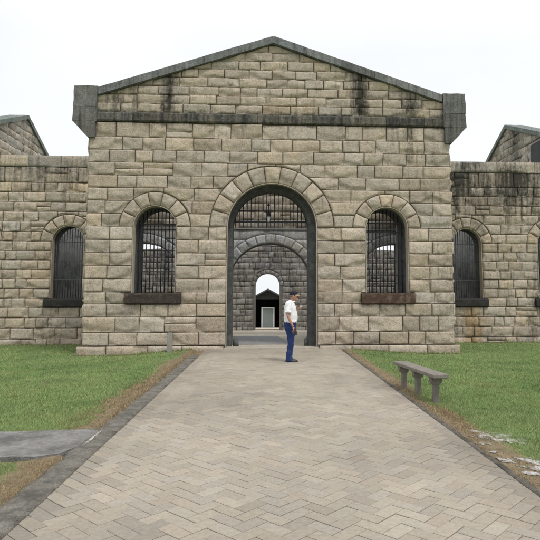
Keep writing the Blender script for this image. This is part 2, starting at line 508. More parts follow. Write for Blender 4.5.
def sill_mesh(x0, x1, y0, y1, z0, z1, seed):
    mb = MB(); rr = random.Random(seed)
    mb.prism([(x0, y0, z0 + .04), (x0, y0 + .05, z0), (x0, y1, z0), (x0, y1, z1), (x0, y0 + .02, z1 - .02), (x0, y0, z1 - .05)], (x1 - x0, 0, 0))
    return mb
def rough(o, cuts=8, amp=.012, sd=0.):
    """weather the edges of a dressed stone"""
    bm = bmesh.new(); bm.from_mesh(o.data)
    bmesh.ops.remove_doubles(bm, verts=bm.verts, dist=1e-5)
    bmesh.ops.recalc_face_normals(bm, faces=bm.faces)
    for _ in range(cuts):
        es = [e for e in bm.edges if e.calc_length() > .16]
        if not es: break
        bmesh.ops.subdivide_edges(bm, edges=es, cuts=1, use_grid_fill=True)
    bmesh.ops.triangulate(bm, faces=[f for f in bm.faces if len(f.verts) > 4])
    for v in bm.verts:
        p = v.co * 4 + Vector((sd, 0, 0))
        v.co += Vector((noise.noise(p), noise.noise(p + Vector((9, 0, 0))), noise.noise(p + Vector((0, 9, 0))))) * amp
    bm.to_mesh(o.data); bm.free(); return o

# ------------------------------------------------------------------ GATEHOUSE
rg = random.Random(11)
gate = thing('gatehouse', 'tall sandstone gatehouse with gabled front and great round arch at end of path', 'gatehouse', (XC, YF, 0))
DOOR = (XC, 1.38, -.2, 3.71)
WINS = [(-3.42, .64, 1.69, 3.71), (3.78, .66, 1.69, 3.71)]
ROWS = [.10, .50, .96, 1.35, 1.71, 2.10, 2.51, 2.90, 3.30, 3.71, 4.11, 4.51, 4.91, 5.30, 5.71, 6.10, 6.50, 6.97]
GROWS = [7.30, 7.59, 7.88, 8.17, 8.46, 8.75, 9.04, 9.33, 9.58]
AP = 9.61; SL = .333
PF = lambda u, z, h: (u, YF - h, z)

def streak(x, z, cx, w, zt, zb, a=.75):
    return a * max(0, 1 - abs(x - cx) / w) ** .6 * sstep(zb, zb + .35, z) * (1 if z < zt else 0)
def gate_stain(x, z):
    s = .17 + .10 * nz(x * .7, z * .5, 2)
    if z > 7.2:
        s = .20
        s = max(s, streak(x, z, -3.1, .36, 9, 7.1, .95), streak(x, z, 2.95, .40, 9, 7.1, 1.05), streak(x, z, 4.62, .50, 9, 7.1, .85), streak(x, z, -1.2, .15, 8.4, 7.2, .55), streak(x, z, -4.2, .3, 8.2, 7.2, .6), streak(x, z, -4.8, .5, 9, 7.2, .6))
        s = max(s, .5 * (1 - sstep(7.30, 7.48, z)))
    else:
        s = max(s, .42 * sstep(6.72, 6.97, z))
        s = max(s, streak(x, z, 4.6, .45, 7, 5.6, .62), streak(x, z, -5.3, .25, 7, 6.4, .6))
        s = max(s, .42 * (1 - sstep(.0, .3, z)) )
        for cx, w, b, zs in WINS:
            if abs(x - cx) < .85 and z < 1.4: s = max(s, .34 * sstep(.7, 1.38, z))
        # darker close round the door arch
        d = sqrt((x - XC) ** 2 + (z - 3.71) ** 2)
        if z > 3.7 and d < 1.6: s = max(s, .22)
    if x > 4.7: s = max(s, .24)
    return s

wall = MB()
rects = [(XC - 1.405, XC + 1.405, -1, 3.71)] + [(c - w - .022, c + w + .022, 1.70, 3.71) for c, w, b, s in WINS] + [(-4.26, -2.58, 1.34, 1.72), (2.94, 4.62, 1.34, 1.72)]
discs = [(XC, 3.71, 1.93)] + [(c, 3.71, 1.08) for c, w, b, s in WINS]
courses(wall, PF, XC - 5.66, XC + 5.68, ROWS, rg, gate_stain, rects, discs)
courses(wall, PF, XC - 5.66, XC + 5.68, GROWS, rg, gate_stain, rake=(XC, AP, SL), w=(.5, .98), split=.03)
top = lambda x: AP - SL * abs(x - XC)
ops_f = [DOOR] + WINS
sheet(wall, YF + .012, XC - 5.66, XC + 5.68, -.3, top, ops_f, 1)
ops_b = [(XC - .045, 1.215, -.2, 3.77)] + WINS
sheet(wall, YF + 1.28, XC - 5.66, XC + 5.68, -.3, top, ops_b, 2, True)
for x in (XC - 5.66, XC + 5.68):     # end returns
    wall.quad([(x, YF + .012, -.3), (x, YF + .012, top(x)), (x, YF + 1.28, top(x)), (x, YF + 1.28, -.3)], 1)
# blocks on the visible ends of the wall and the side walls
for sgn, x in ((-1, XC - 5.66), (1, XC + 5.68)):
    PS = (lambda u, z, h, x=x, s=sgn: (x + s * h, YF + u * 1., z))
    mbs = wall
    if sgn < 0: PS = (lambda u, z, h, x=x: (x - h, YF + 4.8 - u, z))
    courses(mbs, PS, 0.02, 4.78, ROWS, rg, lambda u, z: .2, cell=.12)
# margins of dressed stone round the openings
wall_o = wall.build('front_wall', [M['stone'], M['mortar'], M['stone_dark']], gate)

def trim_margin(cx, w, zb, zs, proud=.012, wd=.042):
    mb = MB()
    o0 = outline(cx, w, zb, zs); o1 = outline(cx, w + wd, zb, zs)
    annulus(mb, o0, o1, YF - proud, 0); reveal(mb, o1, YF - proud, YF + .05, 0)
    return mb
ringst = lambda u, z: .12
door_ring = MB(); arch_ring(door_ring, PF, XC, 3.71, 1.40, 1.93, 11, rg, lambda u, z: .12 + .12 * sstep(1.55, 1.42, sqrt((u - XC) ** 2 + (z - 3.71) ** 2)))
door_ring.build('arch_ring', M['stone'], gate)
doorway = MB()
od = outline(XC, 1.38, -.2, 3.71); oi = outline(XC - .045, 1.215, -.2, 3.77)
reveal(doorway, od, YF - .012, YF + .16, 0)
reveal(doorway, od, YF + .16, YF + .50, 1)  # darker lining from here inwards stands for shade deeper in the arch
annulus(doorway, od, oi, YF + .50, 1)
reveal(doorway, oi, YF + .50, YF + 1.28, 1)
annulus(doorway, od, outline(XC, 1.40, -.2, 3.71), YF - .012, 0)
reveal(doorway, outline(XC, 1.40, -.2, 3.71), YF - .012, YF + .05, 0)
dw = doorway.build('doorway', [M['trim'], M['recess_stone']], gate)
# fanlight of iron bars
fl = MB(); YG = YF + 1.05
nb = 19
for k in range(nb):
    x = XC - .045 - 1.215 + (k + .5) * 2.43 / nb
    zt = 3.77 + sqrt(1.215 ** 2 - (x - XC + .045) ** 2)
    fl.tube([(x, YG, 3.80), (x, YG, 3.86), (x, YG, 4.2), (x, YG, zt + .02)], [.004, .014, .014, .014], 6)
fl.box(XC - 1.25, XC + 1.16, YG - .035, YG + .033, 3.985, 4.05)
fl.box(XC - 1.06, XC + 1.06, YG - .02, YG + .018, 4.365, 4.395)
fl.build('fanlight_grille', M['iron'], dw)
th = MB(); th.box(XC - 1.45, XC + 1.45, YF - .12, YF + .42, -.1, .035)
bevel(th.build('threshold', M['threshold'], dw), .012)
# iron door pintles & low guard stones inside the jambs
for sx in (-1, 1):
    gs = MB(); gs.tube([(XC + sx * 1.12, YF + .62, 0), (XC + sx * 1.12, YF + .62, .22), (XC + sx * 1.13, YF + .62, .30)], [.10, .085, .03], 10)
    gs.build('guard_stone', M['recess_stone'], dw)
for i, (cx, w, zb, zs) in enumerate(WINS):
    r = MB(); arch_ring(r, PF, cx, 3.71, w + .018, 1.08, 7, rg, ringst)
    r.build('arch_ring', M['stone'], gate)
    wm = MB(); ol = outline(cx, w, zb, zs)
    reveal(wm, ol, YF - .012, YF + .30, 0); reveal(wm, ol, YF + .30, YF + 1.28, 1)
    annulus(wm, ol, outline(cx, w + .018, zb, zs), YF - .012, 0)
    reveal(wm, outline(cx, w + .018, zb, zs), YF - .012, YF + .05, 0)
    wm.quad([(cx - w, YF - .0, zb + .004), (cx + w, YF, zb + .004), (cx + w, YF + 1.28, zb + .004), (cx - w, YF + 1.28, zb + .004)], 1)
    wo = wm.build('window', [M['trim'], M['recess_stone']], gate)
    gm = MB()
    rails = [(3.84, .055), (3.02, .028), (2.35, .028)] if i == 0 else [(3.93, .05), (3.64, .05), (2.72, .028), (2.25, .028), (1.98, .022)]
    grille_mesh(gm, cx, w, zb, zs, YF + .55, 11, rails, .0165)
    gm.build('grille', M['iron'], wo)
    s = sill_mesh(cx - .83, cx + .83, YF - .13, YF + .35, 1.34, 1.685, i)
    rough(s.build('sill', M['sill'] if i == 0 else M['sill_rust'], wo), 5, .014, i * 7.)
# string course in lengths
bd = MB(); x = XC - 5.47; x1 = XC + 5.5
while x < x1 - .01:
    w = rg.uniform(1.1, 1.9); e = min(x + w, x1)
    if x1 - e < .6: e = x1
    st = rg.uniform(.64, .80)
    tc = tintcol(rg)
    n = 6
    for k in range(n):
        a = x + .006 + (e - x - .012) * k / n; b = x + .006 + (e - x - .012) * (k + 1) / n
        d = .10 + rg.uniform(-.008, .008)
        pts = [(YF + .05, 6.985), (YF - d + .03, 6.985 + rg.uniform(0, .012)), (YF - d, 7.03), (YF - d, 7.235), (YF - d + .06, 7.298), (YF + .05, 7.298)]
        bd.prism([(a, y, z) for y, z in pts], (b - a + .0005, 0, 0), 0, (tc[0], tc[1], tc[2], st))
    x = e
bd.build('string_course', M['band'], gate)
# coping of the gable, in stones
def coping_mesh(sgn):
    mb = MB(); n = 5; Lx = 5.42
    for k in range(n):
        a = Lx * k / n + (.004 if k else 0); b = Lx * (k + 1) / n - .004
        y0 = YF - .15 - rg.uniform(0, .015); y1 = YF + 1.36
        tc = tintcol(rg, .08, .03)
        A = lambda d, o: (XC + sgn * d, AP + o - SL * d)
        p = [A(a, .0), A(b, .0), A(b, .26), A(a, .26)]
        mb.prism([(p[0][0], y0, p[0][1]), (p[1][0], y0, p[1][1]), (p[2][0], y0, p[2][1] - .03), (p[3][0], y0, p[3][1] - .03)], (0, y1 - y0, 0), 0, (*tc, rg.uniform(.34, .48)))
        mb.prism([(p[3][0], y0 + .03, p[3][1] - .03), (p[2][0], y0 + .03, p[2][1] - .03), (p[2][0], y0 + .05, p[2][1]), (p[3][0], y0 + .05, p[3][1])], (0, y1 - y0 - .05, 0), 0, (*tc, .3))
    return mb
for sg in (-1, 1):
    rough(coping_mesh(sg).build('gable_coping', M['coping'], gate), 5, .007, sg * 5.)
for sg in (-1, 1):
    k = MB()
    X = lambda d: XC + .02 + sg * d
    y0 = YF - .16; dy = 1.6
    for zs_, stn, tc in (((7.42, 8.08), .50, (.90, .88, .86)), ((6.96, 7.415), .62, (.88, .83, .80)), ((6.44, 6.955), .64, (.90, .82, .78))):
        za, zb = zs_
        if zb < 6.96: pts = [(X(5.49), zb), (X(6.175), zb), (X(5.70), za), (X(5.49), za)]
        else: pts = [(X(5.44), zb), (X(6.16), zb), (X(6.18), za), (X(5.46), za)]
        k.prism([(a, y0 + R.uniform(-.006, .006), z) for a, z in pts], (0, dy, 0), 0, (*tc, stn - (.06 if sg < 0 else 0)))
    rough(k.build('kneeler_stone', M['coping'], gate, label='big stained corbelled kneeler stone at the %s end of the gable' % ('left' if sg < 0 else 'right')), 5, .02, sg * 3.)
PP = lambda u, z, h: (u, YF - .10 - h, z)
for a, b in ((XC - 5.80, XC - 1.45), (XC + 1.45, XC + 5.82)):
    pl = MB()
    courses(pl, PP, a, b, [-.26, .095], rg, lambda u, z: .22, w=(.9, 1.5), rock=.7)
    pl.box(a + .01, b - .01, YF - .088, YF + .04, -.30, .085, 1)
    pl.build('plinth', [M['stone'], M['mortar']], gate)
# side walls, rear arcade wall
for sg in (-1, 1):
    sw = MB(); a, b = sorted((XC + sg * 5.64, XC + sg * 5.0))
    sw.box(a, b, YF + 1.29, YW + .2, -.3, 6.9, 0, (.9, .9, .9, .3))
    sw.build('side_wall', M['stone_dark'], gate)
rw = MB(); Y2 = 22.12
ARC = [(.16 - 5.02, 1.63, -.4, 2.02), (.16, 1.63, -.4, 2.02), (.16 + 5.02, 1.63, -.4, 2.02)]
def wob(u, z): return .18 + .25 * max(0, nz(u * .8, z * .8, 3))
P2 = lambda u, z, h: (u, Y2 - h, z)
courses(rw, P2, XC - 4.98, XC + 5.0, [4.26, 4.58, 4.9, 5.22, 5.55, 5.9, 6.25, 6.6], rg, wob, w=(.35, .8), rock=.8, cell=.1, split=.1, mat=0)
sheet(rw, Y2 + .012, XC - 4.99, XC + 5.01, -.4, lambda x: 6.6, ARC, 1)
sheet(rw, Y2 + .7, XC - 4.99, XC + 5.01, -.4, lambda x: 6.6, ARC, 1, True)
stg = lambda u, z: .20 + .40 * max(0, nz(u * 1.3, z * 1.1, 12))
for c, w, b, s_ in ARC:
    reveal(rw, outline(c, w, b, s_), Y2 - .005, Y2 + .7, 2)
    arch_ring(rw, P2, c, s_, w, w + .36, 15, rg, stg, g=.006, rock=.5, mat=3)
courses(rw, P2, XC - 4.98, XC + 5.0, [-.2, .25, .68, 1.12, 1.56, 2.02, 2.46, 2.90, 3.34, 3.78, 4.19], rg, stg, [(c - w, c + w, -1, 2.02) for c, w, b, s_ in ARC], [(c, s_, w + .36) for c, w, b, s_ in ARC], w=(.5, 1.), rock=.5, cell=.1, g=.006, mat=3)
rw.box(XC - 4.98, XC + 5.0, Y2 - .07, Y2 + .005, 4.19, 4.25, 1)
rw.quad([(XC - 4.99, Y2 + .012, 6.6), (XC + 5.01, Y2 + .012, 6.6), (XC + 5.01, Y2 + .7, 6.6), (XC - 4.99, Y2 + .7, 6.6)], 1)
rw.build('rear_arcade_wall', [M['stone_old'], M['mortar_grey'], M['recess_stone'], M['stone_grey']], gate, label='grey stone rear wall with three low round arches behind the gate')

# ------------------------------------------------------------------ WINGS
def wing(sgn, label):
    rr = random.Random(31 + sgn)
    c0 = .21 + sgn * 7.87
    xin = XC + sgn * 5.64; xout = sgn * 17.2
    a, b = min(xin, xout), max(xin, xout)
    root = thing('stone_wing', label, 'stone building', (xin, YW, -.3))
    wins = [(c0 + sgn * 3.55 * k, .60, 1.48, 3.68) for k in range(3)]
    rows = [-.42, -.05, .36, .75, 1.14, 1.48, 1.85, 2.22, 2.58, 2.95, 3.31, 3.68, 4.06, 4.45, 4.84, 5.22, 5.60, 5.98, 6.36, 6.60]
    rows = rows[:-2] + [6.60]
    PW = lambda u, z, h: (u, YW - h, z)
    if sgn > 0:
        def st(u, z):
            s = .24 + .48 * sstep(4.0, 6.3, z) + .42 * max(0, nz(u * .9, z * .25, 5)) * 2
            s = max(s, .55 * (1 - sstep(0, 1.0, abs(u - 6.0))) * sstep(3.6, 5, z))
            if .3 < z < 1.2 and abs(u - c0) < .5: s = max(s, .2)
            return s
    else:
        def st(u, z):
            s = .20 + .28 * sstep(5.2, 6.6, z) + .28 * max(0, nz(u * .8, z * .4, 15))
            s = max(s, .45 * (1 - sstep(0, .9, abs(u + 5.6))) * sstep(4.2, 5.6, z))
            return s
    if sgn > 0: st.rust = lambda u, z: (1 - sstep(.1, .55, abs(u - c0 - .15) + .25 * nz(u * 5, z * 1.2))) * (1 if z < 1.2 else 0)
    mb = MB()
    rects = [(c - w - .022, c + w + .022, s0, s1) for c, w, s0, s1 in wins] + [(c - .82, c + .82, 1.13, 1.49) for c, w, s0, s1 in wins]
    discs = [(c, zs, 1.05) for c, w, zb, zs in wins]
    courses(mb, PW, a, b, rows, rr, st, rects, discs, w=(.42, .92), cell=.06, split=.04, g=.012)
    sheet(mb, YW + .012, a, b, -.6, lambda x: 6.6, wins, 1)
    sheet(mb, YW + .8, a, b, -.6, lambda x: 6.6, wins, 2, True)
    mb.build('front_wall', [M['stone'], M['mortar'], M['room']], root)
    cp = MB(); courses(cp, lambda u, z, h: (u, YW - .05 - h, z), a, b, [6.6, 7.05], rr, lambda u, z: (.52 if sgn > 0 else (.30 + .35 * (1 - sstep(6.2, 7.4, -u)))) + .35 * nz(u * .9, z, 9), w=(1.0, 1.7), rock=.35, split=0, cell=.1)
    cp.box(a, b, YW - .045, YW + .85, 6.6, 7.045, 1)
    cp.build('parapet_coping', [M['stone_old'], M['coping']], root)
    for k, (cx, w, zb, zs) in enumerate(wins):
        r = MB(); arch_ring(r, PW, cx, zs, w + .018, 1.05, 7, rr, st); r.build('arch_ring', M['stone'], root)
        wm = MB(); ol = outline(cx, w, zb, zs)
        reveal(wm, ol, YW - .012, YW + .26, 0); reveal(wm, ol, YW + .26, YW + .8, 1)
        annulus(wm, ol, outline(cx, w + .018, zb, zs), YW - .012, 0); reveal(wm, outline(cx, w + .018, zb, zs), YW - .012, YW + .05, 0)
        wm.quad([(cx - w, YW, zb + .004), (cx + w, YW, zb + .004), (cx + w, YW + .8, zb + .004), (cx - w, YW + .8, zb + .004)], 1)
        wo = wm.build('window', [M['trim'], M['recess_stone']], root)
        gm = MB(); grille_mesh(gm, cx, w, zb, zs, YW + .32, 12, [(3.68, .04), (2.95, .02), (2.2, .02)], .016); gm.build('grille', M['iron_lit'], wo)
        rough(sill_mesh(cx - .80, cx + .80, YW - .14, YW + .25, 1.14, 1.475, k).build('sill', M['sill_black'], wo), 5, .014, k * 5. + sgn)
    # rust run-off under the inner window of the right wing, room behind the windows
    rm = MB(); rm.box(a, b, YW + 2.6, YW + 2.8, -.6, 6.5, 0)
    if sgn > 0: rm.box(b - .2, b, YW + .8, YW + 2.6, -.6, 6.3, 0)
    else: rm.box(a, a + .2, YW + .8, YW + 2.6, -.6, 6.3, 0)
    rm.build('inner_wall', M['room'], root)
    return root
wing(-1, 'long low stone wing left of the gatehouse with barred round-headed windows')
wing(1, 'long low stone wing right of the gatehouse with black-stained parapet and barred windows')

# ------------------------------------------------------------------ CELL BLOCK GABLES behind the wings
def cell_block(sgn, X, Yp, zp, label):
    rr = random.Random(51 + sgn)
    root = thing('cell_block', label, 'stone building', (X, Yp, -.3))
    s0, s1 = .40, .49
    Ya, Yb = 22.96, Yp + 4.3
    mb = MB()
    zt = lambda y: zp - .2 - (s0 * (Yp - y) if y < Yp else s1 * (y - Yp))
    out = sgn                      # block extends outwards, gable faces the axis
    P = (lambda u, z, h: (X - sgn * h, u, z)) if sgn < 0 else (lambda u, z, h: (X - h, -u, z))
    z = 6.53; zs = [z]
    while z < zp - .25: z += rr.uniform(.33, .40); zs.append(z)
    for z0, z1 in zip(zs, zs[1:]):
        ya = max(Ya, Yp - (zp - .2 - z0) / s0); yb = min(Yb, Yp + (zp - .2 - z0) / s1)
        y = ya
        while y < yb - .05:
            w = rr.uniform(.5, .95); e = min(y + w, yb)
            if yb - e < .3: e = yb
            def PX(u, z, h, f=P):
                zz = min(z, zt(u if sgn < 0 else -u) - .01)
                return f(u, zz, h)
            u0, u1 = (y, e) if sgn < 0 else (-e, -y)
            block(mb, PX, u0, u1, z0, z1, rr, lambda u, z: (.26 if sgn < 0 else .40) + .4 * nz(u, z * .4, 2), g=.014, cell=.1)
            y = e
    ys = [Ya, Yp, Yb]
    for ya, yb in zip(ys, ys[1:]):
        for xx in (X + sgn * .015, X + sgn * .7):
            mb.quad([(xx, ya, 6.52), (xx, yb, 6.52), (xx, yb, zt(yb)), (xx, ya, zt(ya))], 1)
    xo = X + sgn * 5.5
    for yy in (Ya, Yb): mb.quad([(X + sgn * .015, yy, 6.52), (xo, yy, 6.52), (xo, yy, zt(yy)), (X + sgn * .015, yy, zt(yy))], 1)
    mb.build('gable_wall', [M['stone_old'], M['mortar']], root)
    c = MB()
    for ya, yb in ((Ya - .1, Yp), (Yp, Yb + .1)):
        a = (X - sgn * .14, ya, zt(ya)); b = (X - sgn * .14, yb, zt(yb))
        c.prism([a, b, (b[0], b[1], b[2] + .2), (a[0], a[1], a[2] + .2)], (sgn * .9, 0, 0), 0, (.9, 1., .95, .40))
    rough(c.build('gable_coping', M['coping'], root), 4, .015, 3.)
    rf = MB()
    for ya, yb in ((Ya, Yp), (Yp, Yb)):
        rf.quad([(X + sgn * .7, ya, zt(ya) - .25), (xo, ya, zt(ya) - .25), (xo, yb, zt(yb) - .25), (X + sgn * .7, yb, zt(yb) - .25)])
    rf.build('roof', M['tin'], root)
    if sgn > 0:
        v = MB(); v.box(X - .08, X + .05, 22.99, 23.85, 6.52, zt(23.4) - .35)  # solid dark box; the shade inside an opening is put into its colour
        v.build('dark_slot_box', M['void'], root)
    return root
cell_block(-1, -11.55, 26.9, 10.2, 'gabled end of a stone cell block rising behind the left wing')
cell_block(1, 11.85, 26.3, 9.97, 'gabled end of a stone cell block with dark slot, behind the right wing')

# ------------------------------------------------------------------ COURTYARD WALL & SHELTER
rr = random.Random(77)
cw = MB(); Y3 = 28.0
def t3(x): return 4.10 - .045 * abs(x - .1) - (.05 if abs(x - .1) > 5.6 else 0)
P3 = lambda u, z, h: (u, Y3 - h, min(z, t3(u)))
zz = [-.3]
while zz[-1] < 4.05: zz.append(zz[-1] + rr.uniform(.24, .34))
zz[-1] = 4.15
def st3(u, z): return .32 + .55 * max(0, nz(u * .9, z * .6, 8)) + .25 * (1 - sstep(0, 1.2, abs(u - .6))) * sstep(2.6, 3.4, z)
courses(cw, P3, -10.5, 10.7, zz, rr, st3, [(.08 - .72, .08 + .72, -1, 2.05)], [(.08, 2.05, .80)], w=(.25, .62), rock=.7, cell=.09, split=.1, g=.009)
sheet(cw, Y3 + .012, -10.5, 10.7, -.4, t3, [(.08, .60, -.4, 2.05)], 1)
sheet(cw, Y3 + .6, -10.5, 10.7, -.4, t3, [(.08, .60, -.4, 2.05)], 1, True)
oo = outline(.08, .60, -.4, 2.05); o2 = outline(.08, .72, -.4, 2.05)
reveal(cw, oo, Y3 - .01, Y3 + .6, 1); annulus(cw, oo, o2, Y3 - .01, 1)
arch_ring(cw, P3, .08, 2.05, .60, .80, 9, rr, st3, rock=.5)
wcap = MB()
for a, b in ((-10.5, .1), (.1, 10.7)):
    wcap.prism([(a, Y3 - .04, t3(a) - .04), (b, Y3 - .04, t3(b) - .04), (b, Y3 - .04, t3(b) + .05), (a, Y3 - .04, t3(a) + .05)], (0, .7, 0), 0, (1, 1, 1, .4))
cwr = thing('courtyard_wall', 'dark rubble stone wall with narrow round-headed doorway seen through the gate arch', 'wall', (.08, Y3, -.3))
cw.build('rubble_wall', [M['stone_dark'], M['mortar_dark']], cwr)
wcap.build('wall_capping', M['stone_dark'], cwr)

sh = thing('gabled_shelter', 'dark open gabled shelter with pale door, framed by the far doorway', 'shelter', (.14, 40, -.9))
s = MB()
xa, xb, zE = -1.15, 1.43, 1.28
for x in (xa, xb - .14):
    for y in (40, 43):
        s = MB(); s.box(x, x + .14, y, y + .14, -.95, zE); s.build('post', M['void'], sh)
s = MB()
for sg in (-1, 1):
    e = .14 + sg * 1.5
    s.prism([(.14, 39.8, 2.04), (e, 39.8, 1.22), (e, 39.8, 1.12), (.14, 39.8, 1.93)], (0, 4.6, 0))
s.build('roof', M['tin'], sh)
s = MB(); s.prism([(xa, 40.3, zE), (xb, 40.3, zE), (.14, 40.3, 1.93)], (0, .05, 0)); s.box(xa, xb, 44.2, 44.3, -.95, 1.5); s.box(xa, xa + .06, 40.2, 44.2, -.95, 1.4); s.box(xb - .06, xb, 40.2, 44.2, -.95, 1.4)
s.build('back_panels', M['void'], sh)
s = MB(); s.box(-.24, .53, 40.5, 40.55, -.9, .62)
d = s.build('door', M['pale_door'], sh)
s = MB()
for a, b, c_, e in ((-.32, -.24, -.9, .70), (.53, .61, -.9, .70), (-.24, .53, .62, .70)): s.box(a, b, 40.46, 40.56, c_, e)
s.build('door_frame', M['white_paint'], d)

# lamp hanging in the fanlight
lamp = thing('hanging_lamp', 'small black lantern with white glass hanging in the barred fanlight of the gate', 'lamp', (.07, YG - .09, 3.97))
b = MB(); b.tube([(.07, YG - .09, 4.62), (.07, YG - .09, 4.30)], .012, 8); b.tube([(.07, YG - .09, 4.54), (.07, YG - .09, 4.60)], [.05, .03], 12)
b.tube([(.07, YG - .09, 4.60), (.07, YG - .02, 4.60)], .012, 6)
b.build('bracket', M['iron'], lamp)
b = MB(); b.tube([(.07, YG - .09, 4.18), (.07, YG - .09, 4.26), (.07, YG - .09, 4.33)], [.075, .065, .03], 14); b.build('cap', M['iron'], lamp)
b = MB(); b.tube([(.07, YG - .09, 4.0), (.07, YG - .09, 4.05), (.07, YG - .09, 4.18)], [.03, .05, .06], 14); b.build('glass_shade', M['white_paint'], lamp)

# ------------------------------------------------------------------ GROUND
PX0, PX1 = -1.77, 2.24
def gz(x, y):
    d = max(PX0 - .30 - x, x - PX1 - .05, 0)
    z = -.035 * sstep(0, .5, d) - .14 * sstep(.3, 2.5, d) * sstep(9, 16.5, y) - .10 * sstep(17.4, 21.5, y) * sstep(5.0, 6.2, abs(x - XC))
    if abs(x - XC) < 5.5 and y > 17.3: z = -.05 - .1 * sstep(24, 27, y)
    if y > 28.5: z -= .75 * sstep(28.5, 40, y)
    if y < 17.2: z += .018 * nz(x * .8, y * .8) * sstep(0, .6, d)
    if PX0 - .30 <= x <= PX1 + .05 and y < 17.3: z = -.06
    return z
xs = sorted(set([-900, -400, -150, -60, -30] + [round(-17 + .25 * k, 3) for k in range(137)] + [30, 60, 150, 400, 900]) | {-1.95, -2.06, -2.12, 2.27, 2.33, 2.4})
ys = sorted(set([-300, -80, -20, -5] + [round(0 + .25 * k, 3) for k in range(100)] + [26, 27, 28, 28.5, 29, 30, 32, 34, 36, 38, 40, 45, 60, 100, 200, 450, 1200]))
def slab_mask(x, y):
    e = .07 * nz(x * 4, y * 2, 3.)
    return x < -1.9 and 5.97 + e < y < 7.09 + e
def dry(x, y):
    d = (PX0 - .28 - x) if x < 0 else (x - PX1)
    if x < 0:
        wd = .42 + .05 * sstep(6, 12, y) + .35 * nz(y * .6, 4.2) + .2 * nz(y * 2.1, 7.7)
        if y < 6.2: wd = .55 + .3 * nz(y * 2., 1.)
        v = 1 - sstep(wd * .35, wd, d)
        if 7.1 < y < 7.5: v = max(v, .65 * (1 - sstep(7.15, 7.5, y)))
        if 5.3 < y < 6.0: v = max(v, .62 * sstep(5.72, 5.95, y))
    else:
        wd = .50 + .35 * nz(y * .5, 9.1) + .25 * nz(y * 1.9, 3.3) + .25 * (1 - sstep(5, 9, y))
        v = 1 - sstep(wd * .4, wd, d)
    if y > 16.3 and abs(x - XC) < 6: v = max(v, .5 * sstep(16.6, 17.2, y) + (.4 * sstep(16, 17, y) * (1 - sstep(2.0, 3.6, abs(x - XC)))))
    v = max(v, .45 * (1 - sstep(.0, .5, abs(y - 21.9))))
    return max(0, min(1, v))
gm = MB(); idx = {}
for j, y in enumerate(ys):
    for i, x in enumerate(xs):
        idx[i, j] = gm.vert((x, y, gz(x, y)), (dry(x, y), 0, 0, 0))
for j in range(len(ys) - 1):
    for i in range(len(xs) - 1):
        gm.face((idx[i, j], idx[i + 1, j], idx[i + 1, j + 1], idx[i, j + 1]), 0, True)
gm.build('ground', M['ground'], None, kind='structure')

# courtyard floor
cf = MB()
cf.quad([(XC - 4.99, YF + .3, .004), (XC + 5.01, YF + .3, .004), (XC + 5.01, YW + .75, -.02), (XC - 4.99, YW + .75, -.02)], 0)
cf.quad([(-10.5, YW + .75, -.021), (10.7, YW + .75, -.021), (10.7, 28.1, -.13), (-10.5, 28.1, -.13)], 0)
cf.quad([(-3, 28.1, -.13), (3, 28.1, -.13), (3, 40, -.72), (-3, 40, -.72)], 0)
cf.build('courtyard_floor', M['court'], None, kind='structure')
cs = MB(); cs.prism([(-1.5, YF + 1.35, 0), (.75, YF + 1.35, 0), (.70, 20.3, 0), (.45, 22.2, 0), (-1.5, 22.2, 0)], (0, 0, .022))
cs.build('courtyard_slab', M['court_slab'], None, kind='structure')

